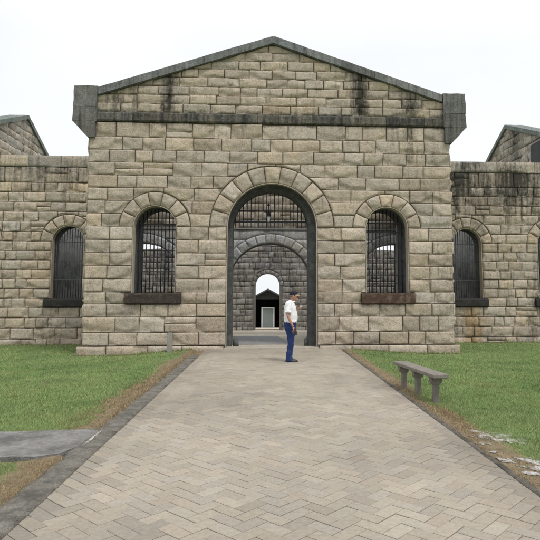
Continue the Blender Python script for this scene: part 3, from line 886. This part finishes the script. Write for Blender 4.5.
# herringbone path ---------------------------------------------------------
pv = MB(); W = .1235; A = pi / 4; rp = random.Random(5)
ca, sa = cos(A), sin(A)
PY0, PY1 = .2, YF - .12
def darkness(x, y):
    e_ = min(x - PX0, PX1 - x)
    return 1 - .30 * max(0, nz(x * .6, y * .4, 2.) + .05) - .22 * max(0, nz(x * 1.7, y * 1.2, 7.)) + .05 * sstep(9, 16, y) - .16 * (1 - sstep(0, .35, e_))
PAL0 = [(.415, .365, .295), (.39, .35, .29), (.44, .385, .31), (.37, .34, .295), (.42, .355, .285), (.345, .31, .265), (.43, .395, .335), (.385, .36, .32)]
PAL = [tuple(  .765 * (.38 * q + .62 * m_) for q, m_ in zip(c, (.405, .352, .280))) for c in PAL0]
rng_ab = 170
for a in range(-rng_ab, rng_ab):
    for b in range(-rng_ab, rng_ab):
        k = (a - b) % 4
        if k == 0: s0, s1 = (a, b), (a + 2, b + 1)
        elif k == 3: s0, s1 = (a, b), (a + 1, b + 2)
        else: continue
        mx = (s0[0] + s1[0]) / 2 * W; my = (s0[1] + s1[1]) / 2 * W
        X = mx * ca - my * sa + .2; Y = mx * sa + my * ca + 9
        if not (PX0 - .2 < X < PX1 + .2 and PY0 - .2 < Y < PY1 + .2): continue
        c = rp.choice(PAL); v = (1 + rp.gauss(0, .05)) * darkness(X, Y)
        c = (c[0] * v, c[1] * v, c[2] * v, 0)
        z = rp.gauss(0, .0012) + .006 * nz(X * .9, Y * .7, 40.); tx = rp.gauss(0, .006); ty = rp.gauss(0, .006)
        g = .0022; bv = .006
        def pt(gx, gy, h):
            x = gx * ca - gy * sa + .2; y = gx * sa + gy * ca + 9
            return (x, y, z + h + tx * (x - X) + ty * (y - Y))
        x0, y0, x1, y1 = s0[0] * W + g, s0[1] * W + g, s1[0] * W - g, s1[1] * W - g
        o = [pt(*q, -.012) for q in ((x0, y0), (x1, y0), (x1, y1), (x0, y1))]
        m_ = [pt(*q, -.0035) for q in ((x0, y0), (x1, y0), (x1, y1), (x0, y1))]
        t = [pt(*q, 0) for q in ((x0 + bv, y0 + bv), (x1 - bv, y0 + bv), (x1 - bv, y1 - bv), (x0 + bv, y1 - bv))]
        io = [pv.vert(p, c) for p in o]; im = [pv.vert(p, c) for p in m_]; it = [pv.vert(p, c) for p in t]
        pv.face(it)
        for q in range(4):
            r_ = (q + 1) % 4
            pv.face((im[q], im[r_], it[r_], it[q])); pv.face((io[q], io[r_], im[r_], im[q]))
path = pv.build('path', [M['paver'], M['joint']], None, kind='structure')
bm = bmesh.new(); bm.from_mesh(path.data)
for co, no in (((PX0, 0, 0), (-1, 0, 0)), ((PX1, 0, 0), (1, 0, 0)), ((0, PY0, 0), (0, -1, 0)), ((0, PY1, 0), (0, 1, 0))):
    bmesh.ops.bisect_plane(bm, geom=bm.verts[:] + bm.edges[:] + bm.faces[:], plane_co=co, plane_no=no, clear_outer=True)
bm.to_mesh(path.data); bm.free()
jb = MB(); jb.quad([(PX0, PY0, -.0075), (PX1, PY0, -.0075), (PX1, PY1, -.0075), (PX0, PY1, -.0075)])
jb.build('path_bedding', M['joint'], None, kind='structure')

# concrete edging on the left ------------------------------------------------
def strip(name, x_in, x_out, y0, y1, z, mat, dz=.03, seed=0, wob_=.02, n=None, second=None):
    mb = MB(); rs = random.Random(seed); n = n or int((y1 - y0) / .09)
    rows = []
    for k in range(n + 1):
        y = y0 + (y1 - y0) * k / n
        e = nz(y * 2.3, seed) * wob_ + nz(y * 9, seed + 3) * wob_ * .6
        i_ = nz(y * 6, seed + 9) * .006
        a = x_in + i_; b = x_out + e
        m_ = 5; row = []
        for q in range(m_ + 1):
            f = q / m_; x = a + (b - a) * f
            h = z + nz(x * 7, y * 5, seed) * .008 - (.01 if q in (0, m_) else 0)
            row.append(mb.vert((x, y, h)))
        row = [mb.vert((a, y, z - .06))] + row + [mb.vert((b, y, z - .09))]
        rows.append(row)
    for r0, r1 in zip(rows, rows[1:]):
        for q in range(len(r0) - 1):
            f_ = (r0[q], r0[q + 1], r1[q + 1], r1[q])
            mb.face(f_, 0, True)
    o = mb.build(name, mat, None, kind='structure'); fixnormals(o); return o
M['kerb'] = mat_plain('lichened_concrete_edging', (.33, .305, .26), .45, 6, second=(.12, .115, .095), thr=(.48, .64), fac=.75, bd=.04, speck=.7)
strip('kerb', PX0 - .004, PX0 - .275, .2, 15.3, .018, M['kerb'], seed=3, wob_=.05)
M['edge'] = mat_plain('dark_edging', (.21, .19, .155), .4, 9, second=(.06, .055, .045), thr=(.46, .66), fac=.85, bd=.02, speck=.4)
strip('kerb', PX1 + .004, PX1 + .075, .2, 16.6, .006, M['edge'], seed=8, wob_=.03)
# white mortar smears on the left edging
wm_ = MB()
def smear(mb, cx, cy, L_, W_, z, rs, ang=pi / 2):
    n = 12 if L_ < .04 else 64; rows = []
    f = rs.uniform(0, 50)
    def P_(a, q):
        r = (1 + .55 * nz(cos(a) * 1.3 + f, sin(a) * 1.3, 3) + .40 * nz(cos(a) * 4 + f, sin(a) * 4, 5) + .25 * nz(cos(a) * 11 + f, sin(a) * 11, 8)) * q
        x = cos(a) * L_ * r; y = sin(a) * W_ * r
        return cx + x * cos(ang) - y * sin(ang), cy + x * sin(ang) + y * cos(ang)
    for q, dz in ((.35, .004), (.7, .003), (1., -.004)):
        rows.append([mb.vert((*P_(2 * pi * k / n, q), z + dz + .003 * nz(k * .9 + f, q * 5))) for k in range(n)])
    c = mb.vert((cx, cy, z + .004))
    for k in range(n):
        j = (k + 1) % n
        mb.face((c, rows[0][k], rows[0][j]), 0, True)
        for r0, r1 in zip(rows, rows[1:]): mb.face((r0[k], r1[k], r1[j], r0[j]), 0, True)
rs = random.Random(4)
for y in (6.6, 6.85): smear(wm_, PX0 - .19, y, .17, .014, .024, rs)
wm_.build('mortar_smears', M['white_sand'], None, kind='structure')

# side slab --------------------------------------------------------------------
sp = MB()
pts = [(-9.5, 5.95), (-3.2, 5.98), (-2.35, 6.0), (-2.10, 6.12), (-2.02, 6.4), (-1.985, 7.06), (-2.02, 7.15), (-3.2, 7.1), (-9.5, 7.05)]
sp.prism([(x, y, -.06) for x, y in pts], (0, 0, .074))
side = sp.build('side_path', M['concrete_dark'], None, kind='structure'); rough(side, 6, .010, 2.)

# white sand spilled beside the path -------------------------------------------
ws = MB(); rs = random.Random(14)
SP = ((2.68, 6.62, .26, .20), (2.62, 6.87, .17, .10), (2.88, 6.48, .18, .12), (2.44, 6.27, .12, .07), (2.40, 5.66, .10, .08), (2.78, 5.66, .26, .17), (2.62, 5.45, .18, .10), (2.95, 5.45, .22, .13), (2.48, 5.25, .12, .06), (2.39, 5.95, .07, .05), (2.80, 5.15, .2, .1))
def sand_mask(x, y):
    m = max(1 - ((x - a) / c) ** 2 - ((y - b) / d) ** 2 for a, b, c, d in SP)
    return max(m, -.8) * .8 + .9 * nz(x * 8, y * 6, 1.) + .8 * nz(x * 21, y * 15, 4.) + .7 * nz(x * 50, y * 36, 8.)
cz = .011; gx0, gy0 = PX1 + .085, 4.9; nx, ny = 95, 190; vid = {}
def sv(i, j):
    if (i, j) not in vid:
        x = gx0 + i * cz; y = gy0 + j * cz; q = sand_mask(x, y); t = sstep(.25, .95, q)
        k = (.19 + .20 * t) * (1 + .25 * nz(x * 60, y * 60, 3.))
        vid[i, j] = ws.vert((x + rs.uniform(-.003, .003), y + rs.uniform(-.003, .003), gz(x, y) + .004 + .006 * t + .004 * nz(x * 40, y * 40)), (k, k * (.90 + .07 * t), k * (.76 + .17 * t), 0))
    return vid[i, j]
for i in range(nx):
    for j in range(ny):
        if sand_mask(gx0 + (i + .5) * cz, gy0 + (j + .5) * cz) > .20:
            ws.face((sv(i, j), sv(i + 1, j), sv(i + 1, j + 1), sv(i, j + 1)), 0, True)
ws.build('white_sand', M['sand_tint'], None, kind='stuff', label='spilled white sand and lime along the right edge of the path', category='sand')

# grass blades -------------------------------------------------------------------
rn = np.random.default_rng(3)
def grass():
    V = []; C = []
    tot = 0
    for side in (-1, 1):
        n = 520000
        # sample by distance so that blades are spread evenly in the picture
        inv = rn.uniform(1 / 21.9, 1 / 4.3, n); Y = 1 / inv
        X = rn.uniform(0, 1, n) * (.62 * Y + 1.0) * side + (PX0 - .26 if side < 0 else PX1 + .07) * 1.0
        for x, y in zip(X.tolist(), Y.tolist()):
            if side < 0 and (slab_mask(x, y) and x < -2.02): continue
            if abs(x) > .60 * y + .8: continue
            if y > 16.9 and abs(x - XC) < 6.0: continue
            d = dry(x, y); q = d + nz(x * 5, y * 5, 1.) * .55 + nz(x * 17, y * 17, 6.) * .3
            if q > .45:
                if rn.random() > .07 + .40 * max(0, nz(x * 3.3, y * 2.7, 51.)): continue
                straw = rn.random() < .86
            else: straw = rn.random() < .03 + .22 * max(0, nz(x * 1.3, y * .9, 4.))
            V.append((x, y, straw)); 
    V = V[:260000] if len(V) > 10**9 else V
    for (cx, cy, dx, dy, m_) in ((2.58, 7.7, .14, .45, 2200), (2.5, 7.0, .1, .2, 500), (-2.45, 8.0, .12, .8, 1800), (-2.30, 10.5, .1, 1.2, 1200), (2.50, 9.4, .1, .8, 900), (-2.03, 8.6, .035, 1.6, 1500), (-2.02, 12.0, .04, 2.2, 1500), (-2.05, 5.2, .03, .7, 500), (-2.3, 5.75, .25, .10, 900), (-2.6, 5.0, .25, .3, 900)):
        for _ in range(m_):
            x, y = cx + rn.normal() * dx, cy + rn.normal() * dy
            if (PX0 - .20 < x < PX1 + .09) or slab_mask(x, y) or y > 16.5: continue
            V.append((x, y, True))
    nb0 = len(V)
    for _ in range(420):
        sd_ = rn.choice((-1, 1)); cy = 1 / rn.uniform(1 / 16.5, 1 / 4.6); cx = sd_ * (2.7 + rn.random() * .5 * cy)
        if slab_mask(cx, cy) or dry(cx, cy) > .55: continue
        for _k in range(int(rn.uniform(12, 45))):
            V.append((cx + rn.normal() * .035, cy + rn.normal() * .035, False))
    for (ax, ay, bx_, by_, m_) in ((-5.7, 17.13, -2.2, 17.13, 1500), (2.6, 17.13, 6.0, 17.13, 1500), (-14, 22.0, -5.5, 22.0, 1600), (6, 22.0, 14, 22.0, 1600)):
        for _ in range(m_):
            t_ = rn.random(); V.append((ax + (bx_ - ax) * t_, ay - abs(rn.normal()) * .05, rn.random() < .25))
    n = len(V); P = np.array([(a, b) for a, b, c in V]); S = np.array([c for a, b, c in V])
    Z = np.array([gz(a, b) if not (PX0 - .31 < a < PX0) else .012 for a, b, c in V])
    far = P[:, 1] / 6.
    big = np.array([nz(a * .45, b * .45, 11.) for a, b, c in V])
    h = rn.uniform(.010, .026, n) * (1 + .3 * big) * np.clip(far, .9, 1.5); w = rn.uniform(.0016, .0034, n) * np.clip(far, .8, 3.5)
    tuft = np.array([nz(a * 2.2, b * 2.2, 21.) for a, b, c in V]); h *= np.where(tuft > .42, 1.7, 1.)
    h = np.where(S & (rn.random(n) < .15), h * 1.8, h)
    h[nb0:] *= rn.uniform(1.3, 2.6, n - nb0)
    th = rn.uniform(0, 2 * pi, n); ln = rn.uniform(.2, 1.1, n) * h; la = rn.uniform(0, 2 * pi, n)
    v = np.empty((n, 3, 3))
    v[:, 0, 0] = P[:, 0] - np.cos(th) * w; v[:, 0, 1] = P[:, 1] - np.sin(th) * w; v[:, 0, 2] = Z - .004
    v[:, 1, 0] = P[:, 0] + np.cos(th) * w; v[:, 1, 1] = P[:, 1] + np.sin(th) * w; v[:, 1, 2] = Z - .004
    v[:, 2, 0] = P[:, 0] + np.cos(la) * ln; v[:, 2, 1] = P[:, 1] + np.sin(la) * ln; v[:, 2, 2] = Z + h
    g0 = np.array((.172, .266, .090)); g1 = np.array((.262, .345, .138)); st = np.array((.40, .31, .18)); st2 = np.array((.17, .115, .062))
    t = np.clip(.5 + .9 * big + rn.normal(0, .22, n), 0, 1)[:, None]
    c = g0 * (1 - t) + g1 * t
    pt2 = np.clip(np.array([nz(a * 1.1, b * .8, 33.) + .5 * nz(a * 3.1, b * 2.6, 35.) for a, b, c_ in V]) * 1.6, -.6, 1)[:, None]
    c = np.where(pt2 > 0, c * (1 - .45 * pt2) + np.array((.26, .27, .11)) * .45 * pt2, c * (1 + .35 * pt2))
    k = rn.random(n)[:, None]
    c = np.where(S[:, None], st * (1 - k) + st2 * k, c) * rn.uniform(.75, 1.25, n)[:, None]
    me = bpy.data.meshes.new('grass')
    me.vertices.add(n * 3); me.vertices.foreach_set('co', v.ravel())
    me.loops.add(n * 3); me.loops.foreach_set('vertex_index', np.arange(n * 3, dtype=np.int32))
    me.polygons.add(n); me.polygons.foreach_set('loop_start', np.arange(0, n * 3, 3, dtype=np.int32))
    me.update(calc_edges=True); me.validate()
    ca_ = me.color_attributes.new('tint', 'FLOAT_COLOR', 'POINT')
    cc = np.ones((n, 3, 4), dtype=np.float32); cc[:, :, :3] = c[:, None, :]
    ca_.data.foreach_set('color', cc.ravel())
    me.materials.append(M['grass'])
    link('grass', me, None, kind='stuff', label='short mown green lawn grass, straw coloured beside the path', category='grass')
    print('blades', n)
grass()

# ------------------------------------------------------------------ BENCH
def bench():
    a = Vector((2.66, 8.50, 0)); b = Vector((2.44, 10.28, 0))
    root = thing('concrete_bench', 'low grey concrete bench on three pedestals on the grass right of the path', 'bench', (2.55, 9.39, -.03))
    d = (b - a); Ln = d.length; d.normalize(); s_ = Vector((d.y, -d.x, 0))
    def bx(mb, t0, t1, w0, w1, z0, z1, wt0=None, wt1=None):
        p = []
        for t, w in ((t0, w0), (t1, w0), (t1, w1), (t0, w1)):
            q = a + d * t + s_ * w; p.append((q.x, q.y))
        lo = [mb.vert((x, y, z0)) for x, y in p]; hi = [mb.vert((x, y, z1)) for x, y in p]
        mb.face(lo[::-1]); mb.face(hi)
        for i in range(4): mb.face((lo[i], lo[(i + 1) % 4], hi[(i + 1) % 4], hi[i]))
    m = MB(); bx(m, 0, Ln, -.125, .125, .375, .435)
    o = m.build('seat', M['concrete'], root); bevel(o, .012)
    for t in (.22, .93, 1.58):
        m = MB(); bx(m, t - .045, t + .045, -.042, .042, -.12, .27)
        lg = m.build('leg', M['concrete'], root); bevel(lg, .008)
        m = MB()
        P4 = [(t - .055, -.09), (t + .055, -.09), (t + .055, .09), (t - .055, .09)]
        P5 = [(t - .05, -.06), (t + .05, -.06), (t + .05, .06), (t - .05, .06)]
        def ring(pp, z):
            r = []
            for q, w in pp:
                v = a + d * q + s_ * w; r.append(m.vert((v.x, v.y, z)))
            return r
        r0, r1, r2 = ring(P5, .255), ring(P4, .305), ring(P4, .376)
        m.face(r0[::-1]); m.face(r2)
        for u_, v_ in ((r0, r1), (r1, r2)):
            for i in range(4): m.face((u_[i], u_[(i + 1) % 4], v_[(i + 1) % 4], v_[i]))
        bevel(m.build('corbel', M['concrete'], lg), .008)
bench()

# ------------------------------------------------------------------ POST
m = MB(); m.box(-2.885, -2.735, 16.78, 16.92, -.3, .52)
M['post'] = mat_plain('grey_post', (.27, .255, .225), .2, 9, bd=.008)
m.m = [0] * len(m.f)
o = m.build('stub_post', M['post'], None, origin=(-2.81, 16.85, -.2), label='short square grey concrete post in front of the wall, left of the path', category='post')
bevel(o, .015)

# ------------------------------------------------------------------ PERSON
def skin(verts, edges, radii, root=0, sub=2):
    me = bpy.data.meshes.new('tmp'); me.from_pydata(verts, edges, [])
    ob = bpy.data.objects.new('tmp', me); COL.objects.link(ob)
    ob.modifiers.new('s', 'SKIN'); 
    sv = me.skin_vertices[0].data
    for i, r in enumerate(radii):
        sv[i].radius = (r, r) if not isinstance(r, tuple) else r
        sv[i].use_root = (i == root)
    md = ob.modifiers.new('d', 'SUBSURF'); md.levels = sub
    bpy.context.view_layer.update()
    ev = ob.evaluated_get(bpy.context.evaluated_depsgraph_get())
    tm = ev.to_mesh()
    V = [tuple(v.co) for v in tm.vertices]; F = [tuple(p.vertices) for p in tm.polygons]
    ev.to_mesh_clear(); bpy.data.objects.remove(ob); bpy.data.meshes.remove(me)
    return V, F
def add_skin(mb, verts, edges, radii, m=0, root=0, sub=2):
    V, F = skin(verts, edges, radii, root, sub)
    b = len(mb.v)
    for p in V: mb.vert(p)
    for f in F: mb.face([i + b for i in f], m, True)

def person():
    root = bpy.data.objects.new('person', None); COL.objects.link(root)
    root['label'] = 'person in white shirt, blue jeans and dark cap standing before the gate arch'; root['category'] = 'person'
    ORG[root.name] = (0, 0, 0)
    body = MB()
    # skeleton (facing +X, right side towards -Y)
    J = dict(pel=(-.02, 0, .93), wai=(-.015, 0, 1.06), che=(-.03, 0, 1.27), nb=(-.005, 0, 1.43), nk=(.035, 0, 1.50), hd=(.05, 0, 1.56),
             sr=(-.04, -.175, 1.385), er=(-.055, -.235, 1.12), wr=(.055, -.235, .90), hr=(.075, -.235, .85),
             sl=(-.02, .175, 1.385), el=(.02, .235, 1.14), wl=(.125, .12, 1.24), hl=(.15, .09, 1.265),
             pr=(-.02, -.09, .88), kr=(.005, -.09, .48), ar=(-.035, -.09, .09), pl=(-.02, .09, .88), kl=(-.005, .09, .48), al=(-.06, .09, .09), tr=(.06, -.095, .04), tl=(.03, .10, .04))
    ks = list(J); E = [('pel', 'wai'), ('wai', 'che'), ('che', 'nb'), ('nb', 'nk'), ('nk', 'hd'), ('che', 'sr'), ('sr', 'er'), ('er', 'wr'), ('wr', 'hr'), ('che', 'sl'), ('sl', 'el'), ('el', 'wl'), ('wl', 'hl'),
                       ('pel', 'pr'), ('pr', 'kr'), ('kr', 'ar'), ('ar', 'tr'), ('pel', 'pl'), ('pl', 'kl'), ('kl', 'al'), ('al', 'tl')]
    rad = dict(pel=.12, wai=.12, che=.12, nb=.065, nk=.055, hd=.055, sr=.055, er=.040, wr=.027, hr=.030, sl=.055, el=.040, wl=.027, hl=.030, pr=.085, kr=.055, ar=.04, pl=.085, kl=.055, al=.04, tr=.02, tl=.02)
    add_skin(body, [J[k] for k in ks], [(ks.index(a), ks.index(b)) for a, b in E], [rad[k] for k in ks])
    # hands : palm + five finger chains each
    def hand(w, d, side, curl, thumb):
        w = Vector(w); d = Vector(d).normalized(); side = Vector(side).normalized(); nrm = d.cross(side).normalized()
        add_skin(body, [tuple(w), tuple(w + d * .05), tuple(w + d * .085)], [(0, 1), (1, 2)], [(.022, .022), (.036, .017), (.034, .014)], sub=2)
        for k, (o, l) in enumerate(((-.030, .062), (-.010, .074), (.010, .070), (.029, .054))):
            p0 = w + d * .07 + side * o; p1 = w + d * (.09 + l * .35) + side * o * 1.1 + nrm * curl * .012
            p2 = p1 + (d * .8 + nrm * curl * .9).normalized() * l * .4; p3 = p2 + (d * .3 + nrm * curl * 1.1).normalized() * l * .3
            add_skin(body, [tuple(p0), tuple(p1), tuple(p2), tuple(p3)], [(0, 1), (1, 2), (2, 3)], [.009, .0092, .0085, .0068], sub=1)
        t0 = w + d * .02 - side * .025; t1 = w + d * .05 - side * .05 + nrm * .012 * thumb; t2 = w + d * .082 - side * .052 + nrm * .026 * thumb
        add_skin(body, [tuple(t0), tuple(t1), tuple(t2)], [(0, 1), (1, 2)], [.012, .0105, .008], sub=1)
    hand(J['hr'], (.18, 0, -1), (-1, 0, -.2), .9, 1)
    hand(J['hl'], (.6, -.35, .6), (.25, .95, .1), -.9, -1)
    # head (profile to +X)
    def shape(x, y, z):
        if x > 0: x *= 1 - .10 * max(0, -z) ; 
        if z < -.3: y *= 1 - .35 * (-z - .3); x = x * (1 - .16 * (-z - .3)) + .10 * (-z - .3)
        if x < 0 and z < -.4: x *= .72
        return x, y, z
    H = Vector((.07, 0, 1.595))
    body.sphere(H, .098, .076, .122, 22, 16, 0, fn=shape)
    body.sphere(H + Vector((.078, 0, -.072)), .026, .034, .030, 12, 8)                 # chin
    body.sphere(H + Vector((.094, 0, .022)), .012, .05, .014, 10, 6)                 # brow
    body.tube([H + Vector((.090, 0, .016)), H + Vector((.108, 0, -.008)), H + Vector((.119, 0, -.020)), H + Vector((.092, 0, -.031))], [.009, .012, .015, .008], 10)
    for s_ in (-1, 1):
        body.sphere(H + Vector((-.008, s_ * .077, -.006)), .018, .009, .031, 10, 8)       # ear
        body.sphere(H + Vector((.084, s_ * .031, .008)), .010, .012, .007, 10, 6, 1)        # eye
    body.sphere(H + Vector((.095, 0, -.047)), .008, .024, .0045, 10, 6, 2)
    body.build('body', [M['skin'], M['eye'], M['lip']], root)
    hr = MB()
    hr.sphere(H + Vector((-.014, 0, .022)), .094, .080, .092, 18, 12, fn=lambda x, y, z: (min(x, .35), y, max(z, -.62)))
    hr.build('hair', M['hairgrey'], root)
    cap = MB()
    cap.sphere(H + Vector((-.006, 0, .046)), .106, .085, .084, 20, 12, fn=lambda x, y, z: (x, y, max(z, -.12)))
    c = cap.build('cap', M['navy'], root)
    br = MB(); n = 12; up = []; lo = []
    for k in range(n + 1):
        a = -pi / 2 + pi * k / n
        for rr_, lst in ((1., up), (0., lo)): pass
    top_, bot_ = [], []
    for k in range(n + 1):
        a = -pi / 2.1 + pi / 1.05 * k / n
        x0 = .086 * cos(a); y0 = .078 * sin(a); ex = x0 + .085 * cos(a) ** .8 if cos(a) > 0 else x0
        i0 = H + Vector((x0, y0, .044)); i1 = H + Vector((ex, y0 * .95, .020 - .012 * (y0 / .078) ** 2))
        top_.append((i0, i1))
    tv = [(br.vert(tuple(a)), br.vert(tuple(b))) for a, b in top_]
    bv_ = [(br.vert(tuple(a - Vector((0, 0, .006)))), br.vert(tuple(b - Vector((0, 0, .006))))) for a, b in top_]
    for k in range(n):
        br.face((tv[k][0], tv[k][1], tv[k + 1][1], tv[k + 1][0]), 0, True); br.face((bv_[k][0], bv_[k + 1][0], bv_[k + 1][1], bv_[k][1]), 1, True)
        br.face((tv[k][1], bv_[k][1], bv_[k + 1][1], tv[k + 1][1]), 1)
    br.build('brim', [M['tan_cloth'], M['navy']], c)
    # shirt
    sh_ = MB()
    sh_.loft([(-.012, 0, .955, .150, .178), (-.010, 0, .965, .160, .186), (-.008, 0, 1.02, .160, .184), (-.008, 0, 1.10, .166, .186), (-.015, 0, 1.20, .160, .190), (-.026, 0, 1.30, .148, .196), (-.030, 0, 1.37, .130, .196),
              (-.022, 0, 1.415, .108, .168), (-.008, 0, 1.445, .085, .118), (.006, 0, 1.462, .070, .082)], 28, cap=(False, False))
    sh_.loft([(.008, 0, 1.455, .078, .080), (.018, 0, 1.495, .066, .066, -.012), (.014, 0, 1.488, .078, .078, -.014), (.006, 0, 1.452, .092, .098)], 24, cap=(False, False))
    for p in (('sr', 'er', .52), ('sl', 'el', .55)):
        A_ = Vector(J[p[0]]); B_ = Vector(J[p[1]]); D_ = B_ - A_
        inn = A_ + Vector((.0, -.07 if p[0] == 'sl' else .07, .005))
        pts_ = [inn, A_ + Vector((0, .0, .012)), A_ + D_ * .25, A_ + D_ * p[2], A_ + D_ * (p[2] + .22)]
        sh_.tube([tuple(q) for q in pts_], [.085, .080, .078, .076, .078], 16)
    so = sh_.build('shirt', M['shirt'], root)
    def refine(o):
        bm = bmesh.new(); bm.from_mesh(o.data)
        bmesh.ops.subdivide_edges(bm, edges=bm.edges[:], cuts=2, use_grid_fill=True, smooth=.6)
        for f in bm.faces: f.smooth = True
        bm.to_mesh(o.data); bm.free(); o.data.update()
    refine(so)
    for v in so.data.vertices:
        k = Vector((v.co.x * 11 + v.co.z * 5, v.co.y * 11, v.co.z * 9 - v.co.x * 6)); v.co += v.normal * (noise.noise(k) * .012 + (.25 - abs(noise.noise(k * 1.5))) * .024)
    pc = MB(); pc.loft([(.0, 0, 0, .006, .006)] * 2, 6); 
    # jeans
    jn = MB()
    jn.loft([(-.018, 0, .985, .142, .166), (-.02, 0, .94, .148, .174), (-.024, 0, .87, .146, .178), (-.02, 0, .80, .125, .172), (-.016, 0, .775, .10, .155)], 26, cap=(True, True))
    for s_, kx, ax in ((-1, .003, -.035), (1, -.008, -.060)):
        rg_ = [(-.022, s_ * .088, .86, .128, .090), (-.016, s_ * .090, .76, .108, .086), (-.006, s_ * .090, .62, .088, .078), (kx, s_ * .091, .48, .075, .070), (kx - .012, s_ * .091, .34, .073, .068), (ax + .006, s_ * .091, .18, .072, .068), (ax + .008, s_ * .091, .06, .082, .072), (ax + .010, s_ * .091, .028, .088, .070), (ax + .010, s_ * .091, .022, .08, .062)]
        jn.loft(rg_, 20)
    jo = jn.build('jeans', M['jeans'], root)
    refine(jo)
    for v in jo.data.vertices:
        k = Vector((v.co.x * 8, v.co.y * 8, v.co.z * 9)); k2 = Vector((v.co.x * 12, v.co.y * 12, v.co.z * (22 if v.co.z < .3 or .42 < v.co.z < .56 else 9) + v.co.x * 8)); v.co += v.normal * (noise.noise(k) * .008 + (.25 - abs(noise.noise(k2))) * .020)
    for s_, ax in ((-1, -.035), (1, -.060)):
        s2 = MB(); y = s_ * .094
        s2.loft([(ax + .065, y, .0, .150, .047), (ax + .065, y, .022, .152, .049), (ax + .060, y, .045, .140, .044, -.008), (ax + .025, y, .075, .085, .040, -.02), (ax + .005, y, .105, .055, .038, -.008)], 22)
        s2.build('shoe', M['leather'], root)
    root.location = (.62, 13.95, 0.); root.rotation_euler = (0, 0, radians(-8))
    # things held
    cc = MB(); cc.box(-.035, .035, -.022, .022, -.16, -.05); cc.tube([(0, 0, -.055), (.004, 0, -.02), (0, 0, .03)], .006, 6)
    o = cc.build('camera_case', M['leather'], None, label='small dark pouch hanging from right hand of the person', category='pouch'); bevel(o, .008)
    o.location = (.62 + .095, 13.95 - .285, .815)
    pp = MB(); pp.prism([(-.03, 0, -.035), (.03, .0, -.025), (.035, 0, .045), (-.025, 0, .035)], (0, .004, 0))
    o = pp.build('paper_slip', M['white_paint'], None, label='small white folded paper held at the chest of the person', category='paper')
    o.location = (.62 + .235, 13.95 + .02, 1.325); o.rotation_euler = (.2, .5, .2)
person()

# ------------------------------------------------------------------ WORLD, SUN, CAMERA
w = bpy.data.worlds.new('World'); scene.world = w; w.use_nodes = True
nt = w.node_tree; nt.nodes.clear()
out = nt.nodes.new('ShaderNodeOutputWorld'); bg = nt.nodes.new('ShaderNodeBackground')
SE, SR = radians(58), radians(145)     # sun high behind the camera, to the right
sky = nt.nodes.new('ShaderNodeTexSky'); sky.sky_type = 'NISHITA'; sky.sun_disc = False
sky.sun_elevation = SE; sky.sun_rotation = SR; sky.dust_density = 3; sky.air_density = 1.0
tc = nt.nodes.new('ShaderNodeTexCoord'); sx = nt.nodes.new('ShaderNodeSeparateXYZ')
nt.links.new(tc.outputs['Generated'], sx.inputs[0])
cn = nt.nodes.new('ShaderNodeTexNoise'); cn.inputs['Scale'].default_value = 2.2; cn.inputs['Detail'].default_value = 6
nt.links.new(tc.outputs['Generated'], cn.inputs['Vector'])
# overcast layer : brighter towards the zenith
zr = rng_(nt, sx.outputs['Z'], .40, 1, 10.15, 18.)
cl = math_(nt, 'MULTIPLY', zr, rng_(nt, cn.outputs['Fac'], .35, .65, .95, 1.07))
cc = mix(nt, 1., grey(nt, cl), (.975, 1.0, 1.025), 'MULTIPLY')
col = mix(nt, .93, sky.outputs[0], cc)
nt.links.new(col, bg.inputs['Color']); bg.inputs['Strength'].default_value = .101
nt.links.new(bg.outputs[0], out.inputs[0])

sd = bpy.data.lights.new('sun', 'SUN'); sd.energy = 1.7; sd.angle = radians(12); sd.color = (1, .96, .9)
so = bpy.data.objects.new('sun', sd); COL.objects.link(so)
# direction towards the sun (Nishita rotation is measured from +Y, clockwise seen from above)
dirv = Vector((sin(SR) * cos(SE), cos(SR) * cos(SE), sin(SE)))
so.rotation_euler = dirv.to_track_quat('Z', 'Y').to_euler(); so.location = (10, -10, 20)

cam = bpy.data.cameras.new('Camera'); co = bpy.data.objects.new('Camera', cam); COL.objects.link(co)
cam.sensor_width = 36; cam.sensor_fit = 'HORIZONTAL'; cam.lens = 560 / 540 * 36
cam.shift_x = (270 - 300) / 540; cam.shift_y = -(270 - 238) / 540
cam.clip_end = 3000; cam.clip_start = .05
co.location = (0, 0, 1.65)
co.rotation_euler = (radians(90 + 5.7106), 0, radians(-3.4572))
scene.camera = co
scene.view_settings.view_transform = 'Standard'; scene.view_settings.look = 'None'
scene.view_settings.exposure = 0; scene.view_settings.gamma = 1
